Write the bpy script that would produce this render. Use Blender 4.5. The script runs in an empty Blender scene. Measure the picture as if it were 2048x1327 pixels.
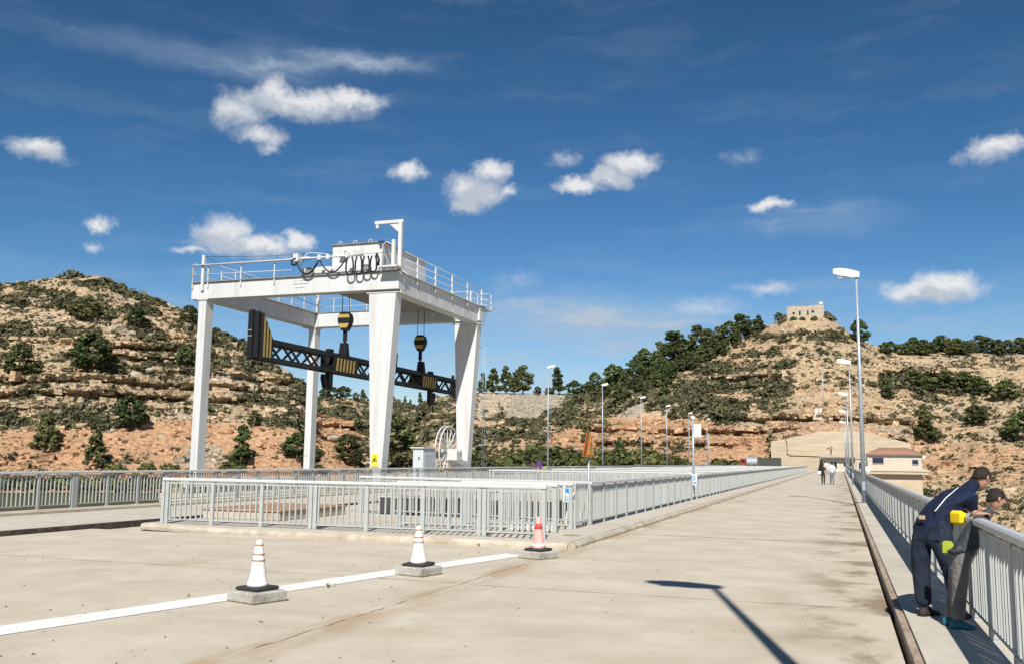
import bpy, math, random
import numpy as np
from mathutils import Vector, Matrix, Quaternion

S = bpy.context.scene
COL = S.collection
R_ = math.radians

# ------------------------------------------------------------------ camera
F_, CX, CY, EYE = 1880.0, 1020.0, 672.0, 1.65       # photograph calibration (2048 px wide)
_vy = np.array([1682. - CX, 926. - CY, F_]); _vy /= np.linalg.norm(_vy)
_vz = np.cross(_vy, np.array([1., .0118, 0])); _vz /= np.linalg.norm(_vz)
if _vz[1] > 0: _vz = -_vz
_vx = np.cross(_vy, _vz)
RW = np.stack([_vx, _vy, _vz])                       # world axes in camera coordinates
cam = bpy.data.objects.new('camera', bpy.data.cameras.new('camera'))
COL.objects.link(cam)
r, u, b = RW[:, 0], -RW[:, 1], -RW[:, 2]
cam.matrix_world = Matrix(((r[0], u[0], b[0], 0), (r[1], u[1], b[1], 0), (r[2], u[2], b[2], EYE), (0, 0, 0, 1)))
cam.data.sensor_width = 36
cam.data.lens = F_ / 2048 * 36
cam.data.shift_x = 4 / 2048
cam.data.shift_y = 8.5 / 2048
cam.data.clip_start = .1
cam.data.clip_end = 9000
S.camera = cam

def ray(px, py):
    return RW @ np.array([px - CX, py - CY, F_])
def proj(P):                                          # world (n,3) -> photograph pixels (n,2)
    c = (np.asarray(P) - np.array([0, 0, EYE])) @ RW
    return np.stack([CX + F_ * c[:, 0] / c[:, 2], CY + F_ * c[:, 1] / c[:, 2]], 1)

# ------------------------------------------------------------------ sun, sky, exposure
SUN_AZ, SUN_EL = R_(14.6), R_(43.0)                   # sun behind the camera, a little to the right
sd = bpy.data.lights.new('sun', 'SUN'); sd.energy = 4.6; sd.angle = R_(.5); sd.color = (1, .955, .88)
sun = bpy.data.objects.new('sun', sd); COL.objects.link(sun)
to_sun = Vector((math.sin(SUN_AZ) * math.cos(SUN_EL), -math.cos(SUN_AZ) * math.cos(SUN_EL), math.sin(SUN_EL)))
sun.rotation_euler = to_sun.to_track_quat('Z', 'Y').to_euler()
sun.location = (20, -60, 80)
S.view_settings.view_transform = 'Standard'
S.view_settings.look = 'None'
S.view_settings.gamma = 1
S.view_settings.use_curve_mapping = False
S.view_settings.exposure = 0.5
S.cycles.use_denoising = True
S.cycles.max_bounces = 6

W = bpy.data.worlds.new('World'); S.world = W; W.use_nodes = True
nt = W.node_tree; nt.nodes.clear()
def wn(t, **k):
    n = nt.nodes.new(t)
    for a, v in k.items(): setattr(n, a, v)
    return n
def wl(a, b): nt.links.new(a, b)
def wm(op, a, b=None, c=None, clamp=False):
    n = wn('ShaderNodeMath', operation=op); n.use_clamp = clamp
    for i, v in enumerate((a, b, c)):
        if v is None: continue
        if isinstance(v, (int, float)): n.inputs[i].default_value = v
        else: wl(v, n.inputs[i])
    return n.outputs[0]
def wmap(v, a, b, c, d, smooth=True):
    n = wn('ShaderNodeMapRange'); n.interpolation_type = 'SMOOTHSTEP' if smooth else 'LINEAR'
    wl(v, n.inputs[0])
    for i, q in enumerate((a, b, c, d)): n.inputs[i + 1].default_value = q
    return n.outputs[0]
sky = wn('ShaderNodeTexSky', sky_type='NISHITA', sun_disc=False)
sky.sun_elevation = SUN_EL
sky.sun_rotation = math.pi - SUN_AZ
sky.altitude = 400; sky.air_density = 1.0; sky.dust_density = .25; sky.ozone_density = 3.0
tc = wn('ShaderNodeTexCoord')
sep = wn('ShaderNodeSeparateXYZ'); wl(tc.outputs['Generated'], sep.inputs[0])
AZ = wm('ARCTAN2', sep.outputs[0], sep.outputs[1])
EL = wm('ARCSINE', sep.outputs[2])
comb = wn('ShaderNodeCombineXYZ'); wl(AZ, comb.inputs[0]); wl(EL, comb.inputs[1])
# fine turbulence that frays the cloud edges
nz1 = wn('ShaderNodeTexNoise'); nz1.inputs['Scale'].default_value = 22; nz1.inputs['Detail'].default_value = 9; nz1.inputs['Roughness'].default_value = .62
wl(comb.outputs[0], nz1.inputs['Vector'])
nsub = wn('ShaderNodeVectorMath', operation='SUBTRACT'); wl(nz1.outputs['Color'], nsub.inputs[0]); nsub.inputs[1].default_value = (.5, .5, .5)
nsc = wn('ShaderNodeVectorMath', operation='MULTIPLY'); wl(nsub.outputs[0], nsc.inputs[0]); nsc.inputs[1].default_value = (.055, .03, 0)
uv = wn('ShaderNodeVectorMath', operation='ADD'); wl(comb.outputs[0], uv.inputs[0]); wl(nsc.outputs[0], uv.inputs[1])
# cumulus puffs: where each stands in the sky (azimuth, elevation) and how wide and tall it is
def azel(px, py):
    d = ray(px, py); d = d / np.linalg.norm(d)
    return math.atan2(d[0], d[1]), math.asin(d[2])
PUFFS = [(600, 207, 165, 34, 1), (545, 190, 48, 42, 1), (480, 225, 60, 40, .9), (515, 268, 60, 26, .7), (540, 292, 30, 18, .6), (700, 200, 75, 22, .9),
         (812, 348, 50, 25, .9), (955, 382, 66, 42, 1), (985, 345, 40, 28, .9), (940, 408, 52, 24, 1), (1012, 380, 30, 14, .7),
         (1262, 328, 70, 30, 1), (1230, 355, 55, 28, 1), (1165, 373, 75, 19, .9), (1135, 322, 30, 18, .3),
         (1537, 412, 50, 15, .9), (448, 468, 66, 42, 1), (500, 496, 130, 26, 1), (600, 488, 42, 26, 1), (385, 504, 50, 12, .7),
         (203, 447, 34, 18, .75), (182, 487, 28, 14, .5), (1860, 580, 105, 26, .95), (1890, 565, 60, 30, .95), (1485, 318, 36, 14, .22),
         (1535, 573, 75, 16, .36), (1410, 616, 95, 22, .28), (1030, 560, 50, 26, .2), (1985, 300, 60, 30, .9), (70, 300, 60, 30, .85)]
nz5 = wn('ShaderNodeTexNoise'); nz5.inputs['Scale'].default_value = 75; nz5.inputs['Detail'].default_value = 6; nz5.inputs['Roughness'].default_value = .65
wl(comb.outputs[0], nz5.inputs['Vector'])
f5 = wn('ShaderNodeVectorMath', operation='SUBTRACT'); wl(nz5.outputs['Color'], f5.inputs[0]); f5.inputs[1].default_value = (.5, .5, .5)
f6 = wn('ShaderNodeVectorMath', operation='MULTIPLY'); wl(f5.outputs[0], f6.inputs[0]); f6.inputs[1].default_value = (.017, .013, 0)
uvc = wn('ShaderNodeVectorMath', operation='ADD'); wl(uv.outputs[0], uvc.inputs[0]); wl(f6.outputs[0], uvc.inputs[1])
def puffs(vec):
    dens = None
    for (px, py, rx, ry, st) in PUFFS:
        a0, e0 = azel(px, py)
        s_ = wn('ShaderNodeVectorMath', operation='SUBTRACT'); wl(vec, s_.inputs[0]); s_.inputs[1].default_value = (a0, e0, 0)
        m_ = wn('ShaderNodeVectorMath', operation='MULTIPLY'); wl(s_.outputs[0], m_.inputs[0]); m_.inputs[1].default_value = (F_ / rx * .98, F_ / ry * .98, 0)
        l_ = wn('ShaderNodeVectorMath', operation='LENGTH'); wl(m_.outputs[0], l_.inputs[0])
        v = wm('MULTIPLY', wm('SUBTRACT', 1.0, l_.outputs['Value']), st)
        dens = v if dens is None else wm('MAXIMUM', dens, v)
    return dens
dens = puffs(uvc.outputs[0])
upv = wn('ShaderNodeVectorMath', operation='ADD'); wl(uvc.outputs[0], upv.inputs[0]); upv.inputs[1].default_value = (.003, .013, 0)
densu = puffs(upv.outputs[0])
nz2 = wn('ShaderNodeTexNoise'); nz2.inputs['Scale'].default_value = 38; nz2.inputs['Detail'].default_value = 9; nz2.inputs['Roughness'].default_value = .66
wl(comb.outputs[0], nz2.inputs['Vector'])
nzc = wm('SUBTRACT', nz2.outputs['Fac'], .5)
dn = wm('ADD', wm('MULTIPLY', dens, 1.35), wm('MULTIPLY', nzc, 1.0))
cum = wm('MULTIPLY', wmap(dn, -.12, 1.0, 0, .96), wmap(dens, -.25, .1, 0, 1))
shade = wmap(wm('ADD', wm('MULTIPLY', densu, 1.5), wm('MULTIPLY', nzc, 2.4)), -.05, .95, 1, .12)
# thin streaks of cirrus
cmap = wn('ShaderNodeMapping'); cmap.inputs['Rotation'].default_value = (0, 0, R_(-7)); cmap.inputs['Scale'].default_value = (3.2, 19, 1)
wl(uv.outputs[0], cmap.inputs[0])
nz3 = wn('ShaderNodeTexNoise'); nz3.inputs['Scale'].default_value = 1.7; nz3.inputs['Detail'].default_value = 8; nz3.inputs['Roughness'].default_value = .6
wl(cmap.outputs[0], nz3.inputs['Vector'])
cir = wmap(nz3.outputs['Fac'], .44, .78, 0, 1)
low = wm('MULTIPLY', wmap(EL, .21, .12, 0, 1), wmap(EL, .02, .08, .25, 1))
def streak(px, py, rx, ry):
    a0, e0 = azel(px, py)
    s_ = wn('ShaderNodeVectorMath', operation='SUBTRACT'); wl(uv.outputs[0], s_.inputs[0]); s_.inputs[1].default_value = (a0, e0, 0)
    m_ = wn('ShaderNodeVectorMath', operation='MULTIPLY'); wl(s_.outputs[0], m_.inputs[0]); m_.inputs[1].default_value = (F_ / rx, F_ / ry, 0)
    l_ = wn('ShaderNodeVectorMath', operation='LENGTH'); wl(m_.outputs[0], l_.inputs[0])
    return wmap(l_.outputs['Value'], 1.0, .1, 0, 1)
top = wm('MAXIMUM', streak(420, 115, 420, 42), streak(700, 128, 220, 30))
mid = wm('MAXIMUM', wm('MULTIPLY', streak(1180, 640, 330, 80), .8), wm('MULTIPLY', streak(1660, 440, 200, 46), .35))
ciramt = wm('ADD', wm('ADD', .13, wm('MULTIPLY', low, .6)), wm('MAXIMUM', wm('MULTIPLY', top, .75), wm('MULTIPLY', mid, 2.1)))
cirrus = wm('MULTIPLY', wm('ADD', wm('MULTIPLY', cir, .8), .26), ciramt)
# colours
ssep = wn('ShaderNodeSeparateColor'); wl(sky.outputs[0], ssep.inputs[0]); scmb = wn('ShaderNodeCombineColor')
for i, (k_, g_) in enumerate(((.100, 2.0), (.222, 1.53), (.226, 1.535))):     # deep, polarised blue
    wl(wm('MULTIPLY', wm('POWER', ssep.outputs[i], g_), k_), scmb.inputs[i])
cw = wn('ShaderNodeMix', data_type='RGBA'); wl(shade, cw.inputs[0])
cw.inputs[6].default_value = (3.3, 3.7, 4.3, 1); cw.inputs[7].default_value = (5.9, 5.95, 6.05, 1)
m1 = wn('ShaderNodeMix', data_type='RGBA'); wl(cirrus, m1.inputs[0]); wl(scmb.outputs[0], m1.inputs[6]); m1.inputs[7].default_value = (3.2, 3.9, 4.7, 1)
m2 = wn('ShaderNodeMix', data_type='RGBA'); wl(cum, m2.inputs[0]); wl(m1.outputs[2], m2.inputs[6]); wl(cw.outputs[2], m2.inputs[7])
bg = wn('ShaderNodeBackground'); bg.inputs[1].default_value = .1
wl(m2.outputs[2], bg.inputs[0])
wo = wn('ShaderNodeOutputWorld'); wl(bg.outputs[0], wo.inputs[0])

# ------------------------------------------------------------------ materials
MATS = {}
def mat(name, col, rough=.6, var=.0, scale=3.0, bump=0.0, bscale=40.0, metal=0.0, stain=None, stain_amt=0.0, stain_scale=.5, spec=.35, stretch=None):
    m = bpy.data.materials.new(name); m.use_nodes = True
    N = m.node_tree.nodes; L = m.node_tree.links
    bs = N['Principled BSDF']
    bs.inputs['Roughness'].default_value = rough; bs.inputs['Metallic'].default_value = metal
    bs.inputs['Specular IOR Level'].default_value = spec
    bs.inputs['Base Color'].default_value = (*col, 1)
    if var or bump or stain:
        tcn = N.new('ShaderNodeTexCoord'); vec = tcn.outputs['Object']
        if stretch:
            mp = N.new('ShaderNodeMapping'); mp.inputs['Scale'].default_value = stretch
            L.new(vec, mp.inputs[0]); vec = mp.outputs[0]
    cur = None
    if var:
        n = N.new('ShaderNodeTexNoise'); n.inputs['Scale'].default_value = scale; n.inputs['Detail'].default_value = 6; n.inputs['Roughness'].default_value = .65
        L.new(vec, n.inputs['Vector'])
        cr = N.new('ShaderNodeValToRGB'); L.new(n.outputs['Fac'], cr.inputs[0])
        cr.color_ramp.elements[0].position = .3; cr.color_ramp.elements[1].position = .7
        cr.color_ramp.elements[0].color = (*[max(0, c * (1 - var)) for c in col], 1)
        cr.color_ramp.elements[1].color = (*[min(1, c * (1 + var)) for c in col], 1)
        cur = cr.outputs[0]
    if stain:
        n = N.new('ShaderNodeTexNoise'); n.inputs['Scale'].default_value = stain_scale; n.inputs['Detail'].default_value = 8; n.inputs['Roughness'].default_value = .6
        L.new(vec, n.inputs['Vector'])
        mr = N.new('ShaderNodeMapRange'); L.new(n.outputs['Fac'], mr.inputs[0]); mr.inputs[1].default_value = .5; mr.inputs[2].default_value = .75; mr.inputs[4].default_value = stain_amt
        mx = N.new('ShaderNodeMix'); mx.data_type = 'RGBA'; L.new(mr.outputs[0], mx.inputs[0])
        if cur: L.new(cur, mx.inputs[6])
        else: mx.inputs[6].default_value = (*col, 1)
        mx.inputs[7].default_value = (*stain, 1); cur = mx.outputs[2]
    if cur: L.new(cur, bs.inputs['Base Color'])
    if bump:
        n = N.new('ShaderNodeTexNoise'); n.inputs['Scale'].default_value = bscale; n.inputs['Detail'].default_value = 5
        L.new(vec, n.inputs['Vector'])
        bp = N.new('ShaderNodeBump'); bp.inputs['Strength'].default_value = bump; bp.inputs['Distance'].default_value = .02 if bscale > 10 else .06
        L.new(n.outputs['Fac'], bp.inputs['Height']); L.new(bp.outputs[0], bs.inputs['Normal'])
    MATS[name] = m
    return m
def deckmat():
    m = mat('deck concrete', (.475, .405, .305), .9, spec=.2); N = m.node_tree.nodes; L = m.node_tree.links; bs = N['Principled BSDF']
    tc_ = N.new('ShaderNodeTexCoord'); P = tc_.outputs['Object']
    def noise(sc, det, rough, stretch=(1, 1, 1), off=0):
        mp = N.new('ShaderNodeMapping'); mp.inputs['Scale'].default_value = stretch; mp.inputs['Location'].default_value = (off, off * .7, 0); L.new(P, mp.inputs[0])
        n = N.new('ShaderNodeTexNoise'); n.inputs['Scale'].default_value = sc; n.inputs['Detail'].default_value = det; n.inputs['Roughness'].default_value = rough; L.new(mp.outputs[0], n.inputs['Vector']); return n.outputs['Fac']
    def mr(v, a_, b_, c, d):
        n = N.new('ShaderNodeMapRange'); n.interpolation_type = 'SMOOTHSTEP'; L.new(v, n.inputs[0])
        for i, q in enumerate((a_, b_, c, d)): n.inputs[i + 1].default_value = q
        return n.outputs[0]
    def mul(a_, b_):
        n = N.new('ShaderNodeMath'); n.operation = 'MULTIPLY'
        for i, q in enumerate((a_, b_)):
            if isinstance(q, (int, float)): n.inputs[i].default_value = q
            else: L.new(q, n.inputs[i])
        return n.outputs[0]
    def mix(f, a_, b_):
        n = N.new('ShaderNodeMix'); n.data_type = 'RGBA'; L.new(f, n.inputs[0])
        for i, q in ((6, a_), (7, b_)):
            if isinstance(q, tuple): n.inputs[i].default_value = (*q, 1)
            else: L.new(q, n.inputs[i])
        return n.outputs[2]
    sx = N.new('ShaderNodeSeparateXYZ'); L.new(P, sx.inputs[0])
    c = mix(mr(noise(.9, 9, .68), .35, .68, 0, 1), (.47, .41, .32), (.56, .495, .40))
    c = mix(mul(mr(noise(.33, 6, .6, (1, .6, 1), 5), .54, .74, 0, 1), .45), c, (.38, .285, .18))            # large brown blotches
    c = mix(mul(mr(noise(.5, 8, .7, (.6, 1.5, 1), 17), .56, .72, 0, 1), .32), c, (.32, .265, .19))           # streaky dirt
    c = mix(mul(mr(noise(9, 4, .7, (1, 1, 1), 3), .58, .72, 0, 1), .30), c, (.27, .225, .165))               # speckle
    c = mix(mul(mr(noise(.7, 5, .6, (1, 1, 1), 31), .60, .70, 0, 1), .5), c, (.60, .55, .46))               # bleached patches
    c = mix(mul(mr(noise(55, 3, .7, (1, 1, 1), 41), .50, .70, 0, 1), .35), c, (.30, .255, .19))
    c = mix(mul(mr(noise(70, 3, .7, (1, 1, 1), 47), .56, .72, 0, 1), .35), c, (.66, .60, .50))
    edge = mul(mr(sx.outputs[0], -1.15, .4, 0, 1), mr(noise(.75, 7, .65, (1.2, .9, 1), 8), .46, .62, 0, .8))   # rust wash beside the steel rail
    c = mix(edge, c, (.20, .135, .085))
    k2 = mul(mul(mr(sx.outputs[0], -4.25, -4.75, 0, 1), mr(sx.outputs[0], -5.1, -4.95, 0, 1)), mr(noise(1.4, 6, .6, (1, .4, 1), 12), .4, .62, 0, .7))
    c = mix(k2, c, (.36, .25, .145))
    L.new(c, bs.inputs['Base Color'])
    bp = N.new('ShaderNodeBump'); bp.inputs['Strength'].default_value = .45; bp.inputs['Distance'].default_value = .015
    n = N.new('ShaderNodeTexNoise'); n.inputs['Scale'].default_value = 28; n.inputs['Detail'].default_value = 8; n.inputs['Roughness'].default_value = .7; L.new(P, n.inputs['Vector']); L.new(n.outputs['Fac'], bp.inputs['Height']); L.new(bp.outputs[0], bs.inputs['Normal'])
    return m
M_conc = deckmat()
M_slab = mat('platform concrete', (.49, .445, .37), .9, .12, 2.2, .3, 30, stain=(.33, .28, .21), stain_amt=.6, stain_scale=.5, spec=.2)
M_kerb = mat('kerb concrete', (.44, .385, .30), .9, .2, 3.5, .5, 22, stain=(.24, .20, .14), stain_amt=.8, stain_scale=1.6, spec=.2)
M_wallc = mat('abutment concrete', (.50, .405, .285), .9, .16, .6, .2, 12, stain=(.40, .33, .24), stain_amt=.7, stain_scale=.35, spec=.2, stretch=(.35, 1, 2.2))
M_plaster = mat('plaster', (.50, .45, .37), .9, .08, 1.5, spec=.2, stain=(.34, .30, .24), stain_amt=.5, stain_scale=.8)
M_white = mat('crane white paint', (.575, .58, .575), .42, .05, .8, stain=(.40, .34, .27), stain_amt=.55, stain_scale=1.3, stretch=(2.2, 2.2, .16))
M_whited = mat('weathered white paint', (.56, .56, .54), .5, .06, 2, stain=(.45, .40, .33), stain_amt=.5, stain_scale=2)
M_flange = mat('flange grey', (.22, .21, .20), .6, .25, 3)
M_rail = mat('railing paint', (.385, .40, .385), .45, .06, 4, stain=(.27, .22, .17), stain_amt=.6, stain_scale=3.5)
M_raillit = mat('sunlit railing paint', (.50, .51, .50), .4, .05, 4, stain=(.42, .38, .33), stain_amt=.35, stain_scale=3)  # railing paint lightened for top rails, their sunlit gloss put into the colour
M_galv = mat('galvanised steel', (.36, .41, .46), .42, .08, 5, metal=.35)
M_lamp = mat('lamp head white', (.78, .77, .70), .4)
M_black = mat('black steel', (.007, .007, .008), .6, .3, 5)
M_yel = mat('warning yellow', (.42, .30, .075), .55, .2, 6, stain=(.2, .15, .08), stain_amt=.5, stain_scale=3)
M_signy = mat('sign yellow', (.80, .68, .03), .5)
M_rope = mat('wire rope', (.03, .03, .032), .6)
M_cable = mat('rubber cable', (.013, .013, .014), .5)
M_rub = mat('cone rubber', (.032, .033, .038), .6, .2, 8)
M_conew = mat('cone white', (.78, .73, .68), .55, .05, 6, stain=(.6, .45, .38), stain_amt=.4, stain_scale=7)
M_conep = mat('cone faded pink', (.74, .36, .32), .6, .1, 6, stain=(.75, .6, .55), stain_amt=.5, stain_scale=5)
M_coner = mat('cone red band', (.62, .06, .05), .5)
M_coneo = mat('cone orange ring', (.40, .17, .08), .6)
M_cblock = mat('cone block concrete', (.40, .385, .34), .9, .15, 8, .6, 40, stain=(.17, .14, .09), stain_amt=.85, stain_scale=5)
M_line = mat('road paint white', (.80, .78, .74), .7, .06, 6, .3, 60, stain=(.50, .42, .33), stain_amt=.7, stain_scale=5)
M_rust = mat('rusty steel', (.33, .25, .18), .8, .35, 7, .4, 30, stain=(.44, .375, .29), stain_amt=1.0, stain_scale=2.2, stretch=(2.5, .6, 1))
M_rustd = mat('dark rusty steel', (.06, .042, .035), .8, .35, 7, .4, 30, stain=(.22, .17, .13), stain_amt=.6, stain_scale=3)
M_dark = mat('dark gap', (.03, .026, .022), .95)
M_brown = mat('brown cover', (.33, .20, .12), .85, .2, 3, .2, 30, stain=(.42, .33, .24), stain_amt=.5, stain_scale=2)
M_hatch = mat('dark hatch steel', (.05, .05, .05), .6, .3, 3)
M_tile = mat('roof tiles', (.37, .20, .13), .85, .3, 3, stain=(.36, .22, .14), stain_amt=.5, stain_scale=2)
M_blue = mat('navy shutter', (.012, .016, .06), .5)
M_signb = mat('sign blue', (.02, .22, .52), .4)
M_signw = mat('sign white', (.78, .80, .80), .45)
M_signo = mat('sign orange', (.46, .13, .03), .5)
M_signi = mat('sign amber', (.60, .34, .05), .5)
M_grey = mat('cabinet grey', (.50, .53, .55), .5)
M_glass = mat('dark opening', (.02, .02, .022), .3)
M_ruin = mat('ruin masonry', (.41, .36, .28), .95, .2, .8, .4, 8, stain=(.25, .2, .14), stain_amt=.7, stain_scale=.7)
M_bark = mat('pine bark', (.10, .07, .05), .95, .3, 5)
M_denim = mat('jeans denim', (.010, .016, .032), .85, .3, 4, .9, 8, stain=(.022, .038, .072), stain_amt=.8, stain_scale=3.5, stretch=(1, 1, .7))
M_navy = mat('navy shirt', (.004, .010, .036), .85, .4, 5, 1.0, 8, stretch=(1, 1, 1.4))
M_skin = mat('skin', (.45, .25, .17), .55)
M_hair = mat('dark hair', (.02, .014, .01), .75, .6, 30, 1.0, 60, stretch=(1, 1, .3))
M_shoe = mat('dark shoe', (.03, .022, .02), .7)
M_teal = mat('teal shoe', (.02, .14, .18), .6)
M_yelc = mat('yellow cloth', (.75, .55, .01), .75)
M_lime = mat('lime cloth', (.27, .32, .03), .8, .25, 6, 1.0, 9)
M_top = mat('dark grey top', (.045, .05, .06), .85, .3, 6, 1.0, 9)
M_greyc = mat('grey cloth', (.13, .125, .12), .85, .3, 7, 1.0, 9)
M_lightc = mat('pale shirt', (.55, .56, .62), .8)
M_blackc = mat('black clothes', (.015, .014, .015), .85)
M_purple = mat('purple cloth', (.09, .04, .19), .85)
M_brownc = mat('brown cloth', (.10, .06, .05), .85)
M_red = mat('lorry red', (.26, .04, .03), .45)
M_green = mat('container green', (.05, .06, .05), .6, .2, 2)
M_silver = mat('tank silver', (.5, .52, .55), .3, metal=.6)
M_patch = mat('leather patch', (.5, .36, .22), .7)

def leafmat(name, c0, c1):
    c0 = tuple(q * 1.25 for q in c0); c1 = tuple(q * 1.6 for q in c1)
    m = bpy.data.materials.new(name); m.use_nodes = True
    N = m.node_tree.nodes; L = m.node_tree.links; bs = N['Principled BSDF']
    bs.inputs['Roughness'].default_value = .75; bs.inputs['Specular IOR Level'].default_value = .15
    g = N.new('ShaderNodeNewGeometry'); n = N.new('ShaderNodeTexNoise'); n.inputs['Scale'].default_value = .55; n.inputs['Detail'].default_value = 4
    L.new(g.outputs['Position'], n.inputs['Vector'])
    ad = N.new('ShaderNodeMath'); ad.operation = 'ADD'
    sc = N.new('ShaderNodeMath'); sc.operation = 'MULTIPLY_ADD'; sc.inputs[1].default_value = .5; sc.inputs[2].default_value = -.25
    L.new(g.outputs['Random Per Island'], sc.inputs[0]); L.new(n.outputs['Fac'], ad.inputs[0]); L.new(sc.outputs[0], ad.inputs[1])
    cr = N.new('ShaderNodeValToRGB'); cr.color_ramp.elements[0].position = .25; cr.color_ramp.elements[1].position = .75
    cr.color_ramp.elements[0].color = (*c0, 1); cr.color_ramp.elements[1].color = (*c1, 1)
    oi = N.new('ShaderNodeObjectInfo'); mr_ = N.new('ShaderNodeMapRange'); L.new(oi.outputs['Random'], mr_.inputs[0]); mr_.inputs[3].default_value = .68; mr_.inputs[4].default_value = 1.35
    hs_ = N.new('ShaderNodeHueSaturation'); mh = N.new('ShaderNodeMapRange'); L.new(oi.outputs['Random'], mh.inputs[0]); mh.inputs[3].default_value = .515; mh.inputs[4].default_value = .475
    L.new(mh.outputs[0], hs_.inputs['Hue']); L.new(mr_.outputs[0], hs_.inputs['Value']); L.new(cr.outputs[0], hs_.inputs['Color'])
    L.new(ad.outputs[0], cr.inputs[0]); L.new(hs_.outputs[0], bs.inputs['Base Color'])
    return m
M_pine = leafmat('pine needles', (.022, .036, .012), (.075, .095, .032))
M_pined = leafmat('far pine needles', (.026, .034, .012), (.08, .088, .034))
M_scrub = leafmat('scrub leaves', (.030, .034, .016), (.095, .090, .048))
M_bush = leafmat('green bush leaves', (.030, .038, .012), (.080, .088, .030))
M_dry = leafmat('dry weeds', (.12, .11, .04), (.25, .24, .10))

# ------------------------------------------------------------------ mesh helpers
class MB:
    def __init__(s): s.v = []; s.f = []; s.mi = []; s.sm = []
    def add(s, vs, fs, mi=0, sm=False):
        o = len(s.v); s.v.extend([tuple(map(float, v)) for v in vs])
        for f in fs: s.f.append(tuple(i + o for i in f)); s.mi.append(mi); s.sm.append(sm)
        return s
    def box(s, x0, x1, y0, y1, z0, z1, mi=0, bev=0):
        if bev:
            b = bev; vs = []; 
            for z, i in ((z0, b), (z0 + b, 0), (z1 - b, 0), (z1, b)):
                vs += [(x0 + i, y0 + i, z), (x1 - i, y0 + i, z), (x1 - i, y1 - i, z), (x0 + i, y1 - i, z)]
            fs = [(3, 2, 1, 0), (12, 13, 14, 15)]
            for k in range(3):
                for j in range(4): a = k * 4 + j; c = k * 4 + (j + 1) % 4; fs.append((a, c, c + 4, a + 4))
            return s.add(vs, fs, mi)
        vs = [(x0, y0, z0), (x1, y0, z0), (x1, y1, z0), (x0, y1, z0), (x0, y0, z1), (x1, y0, z1), (x1, y1, z1), (x0, y1, z1)]
        return s.add(vs, [(3, 2, 1, 0), (4, 5, 6, 7), (0, 1, 5, 4), (1, 2, 6, 5), (2, 3, 7, 6), (3, 0, 4, 7)], mi)
    def loft(s, rings, mi=0, sm=False, cap=True):
        n = len(rings[0]); vs = [p for r_ in rings for p in r_]; fs = []
        for k in range(len(rings) - 1):
            for j in range(n): a = k * n + j; c = k * n + (j + 1) % n; fs.append((a, c, c + n, a + n))
        if cap: fs.append(tuple(range(n - 1, -1, -1))); fs.append(tuple((len(rings) - 1) * n + j for j in range(n)))
        return s.add(vs, fs, mi, sm)
    def tube(s, path, rad, n=8, mi=0, sm=True, closed=False):
        P = [Vector(p) for p in path]; rr = rad if isinstance(rad, (list, tuple)) else [rad] * len(P)
        rings = []; up = None
        for i, p in enumerate(P):
            t = (P[min(i + 1, len(P) - 1)] - P[max(i - 1, 0)]) if not closed else (P[(i + 1) % len(P)] - P[i - 1])
            t.normalize()
            if up is None: up = Vector((0, 0, 1)) if abs(t.z) < .9 else Vector((1, 0, 0))
            a = t.cross(up)
            if a.length < 1e-4: a = t.orthogonal()
            a.normalize(); b_ = a.cross(t).normalized(); up = b_ if abs(t.dot(b_)) < .9 else up
            rings.append([p + a * (math.cos(2 * math.pi * k / n) * rr[i]) + b_ * (math.sin(2 * math.pi * k / n) * rr[i]) for k in range(n)])
        if closed: rings.append(rings[0])
        return s.loft(rings, mi, sm, cap=not closed)
    def bar(s, p, q, w, h, mi=0, up=(0, 0, 1)):
        p = Vector(p); q = Vector(q); t = (q - p).normalized(); u_ = Vector(up)
        a = t.cross(u_)
        if a.length < 1e-3: a = t.cross(Vector((1, 0, 0)))
        a.normalize(); b_ = a.cross(t).normalized()
        def ring(c): return [c - a * w / 2 - b_ * h / 2, c + a * w / 2 - b_ * h / 2, c + a * w / 2 + b_ * h / 2, c - a * w / 2 + b_ * h / 2]
        return s.loft([ring(p), ring(q)], mi)
    def prism(s, poly, axis, a, b_, mi=0):
        def P(u_, v_, w): return {'x': (w, u_, v_), 'y': (u_, w, v_), 'z': (u_, v_, w)}[axis]
        return s.loft([[P(u_, v_, a) for u_, v_ in poly], [P(u_, v_, b_) for u_, v_ in poly]], mi)
    def lathe(s, prof, n=20, c=(0, 0, 0), mi=0, sm=True, sx=1, sy=1):
        rings = [[(c[0] + sx * r_ * math.cos(2 * math.pi * k / n), c[1] + sy * r_ * math.sin(2 * math.pi * k / n), c[2] + z) for k in range(n)] for r_, z in prof]
        return s.loft(rings, mi, sm)
    def mesh(s, name, mats):
        me = bpy.data.meshes.new(name); me.from_pydata(s.v, [], s.f)
        for m in (mats if isinstance(mats, (list, tuple)) else [mats]): me.materials.append(m)
        me.polygons.foreach_set('material_index', s.mi); me.polygons.foreach_set('use_smooth', s.sm)
        me.validate(); me.update()
        import bmesh
        bm = bmesh.new(); bm.from_mesh(me); bmesh.ops.recalc_face_normals(bm, faces=bm.faces); bm.to_mesh(me); bm.free()
        return me
    def build(s, name, mats, parent=None, loc=(0, 0, 0), rz=0):
        return link(name, s.mesh(name, mats), parent, loc, rz)
def link(name, data, parent=None, loc=(0, 0, 0), rz=0):
    o = bpy.data.objects.new(name, data); COL.objects.link(o)
    if parent: o.parent = parent
    o.location = loc; o.rotation_euler = (0, 0, rz)
    return o
def thing(name, label, cat, loc=(0, 0, 0), rz=0, group=None):
    o = link(name, None, None, loc, rz); o.empty_display_size = .2
    return tag(o, label, cat, group)
def tag(o, label, cat, group=None):
    o['label'] = label; o['category'] = cat
    if group: o['group'] = group
    return o
def struct(o): o['kind'] = 'structure'; return o
def stuff(o): o['kind'] = 'stuff'; return o
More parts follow.
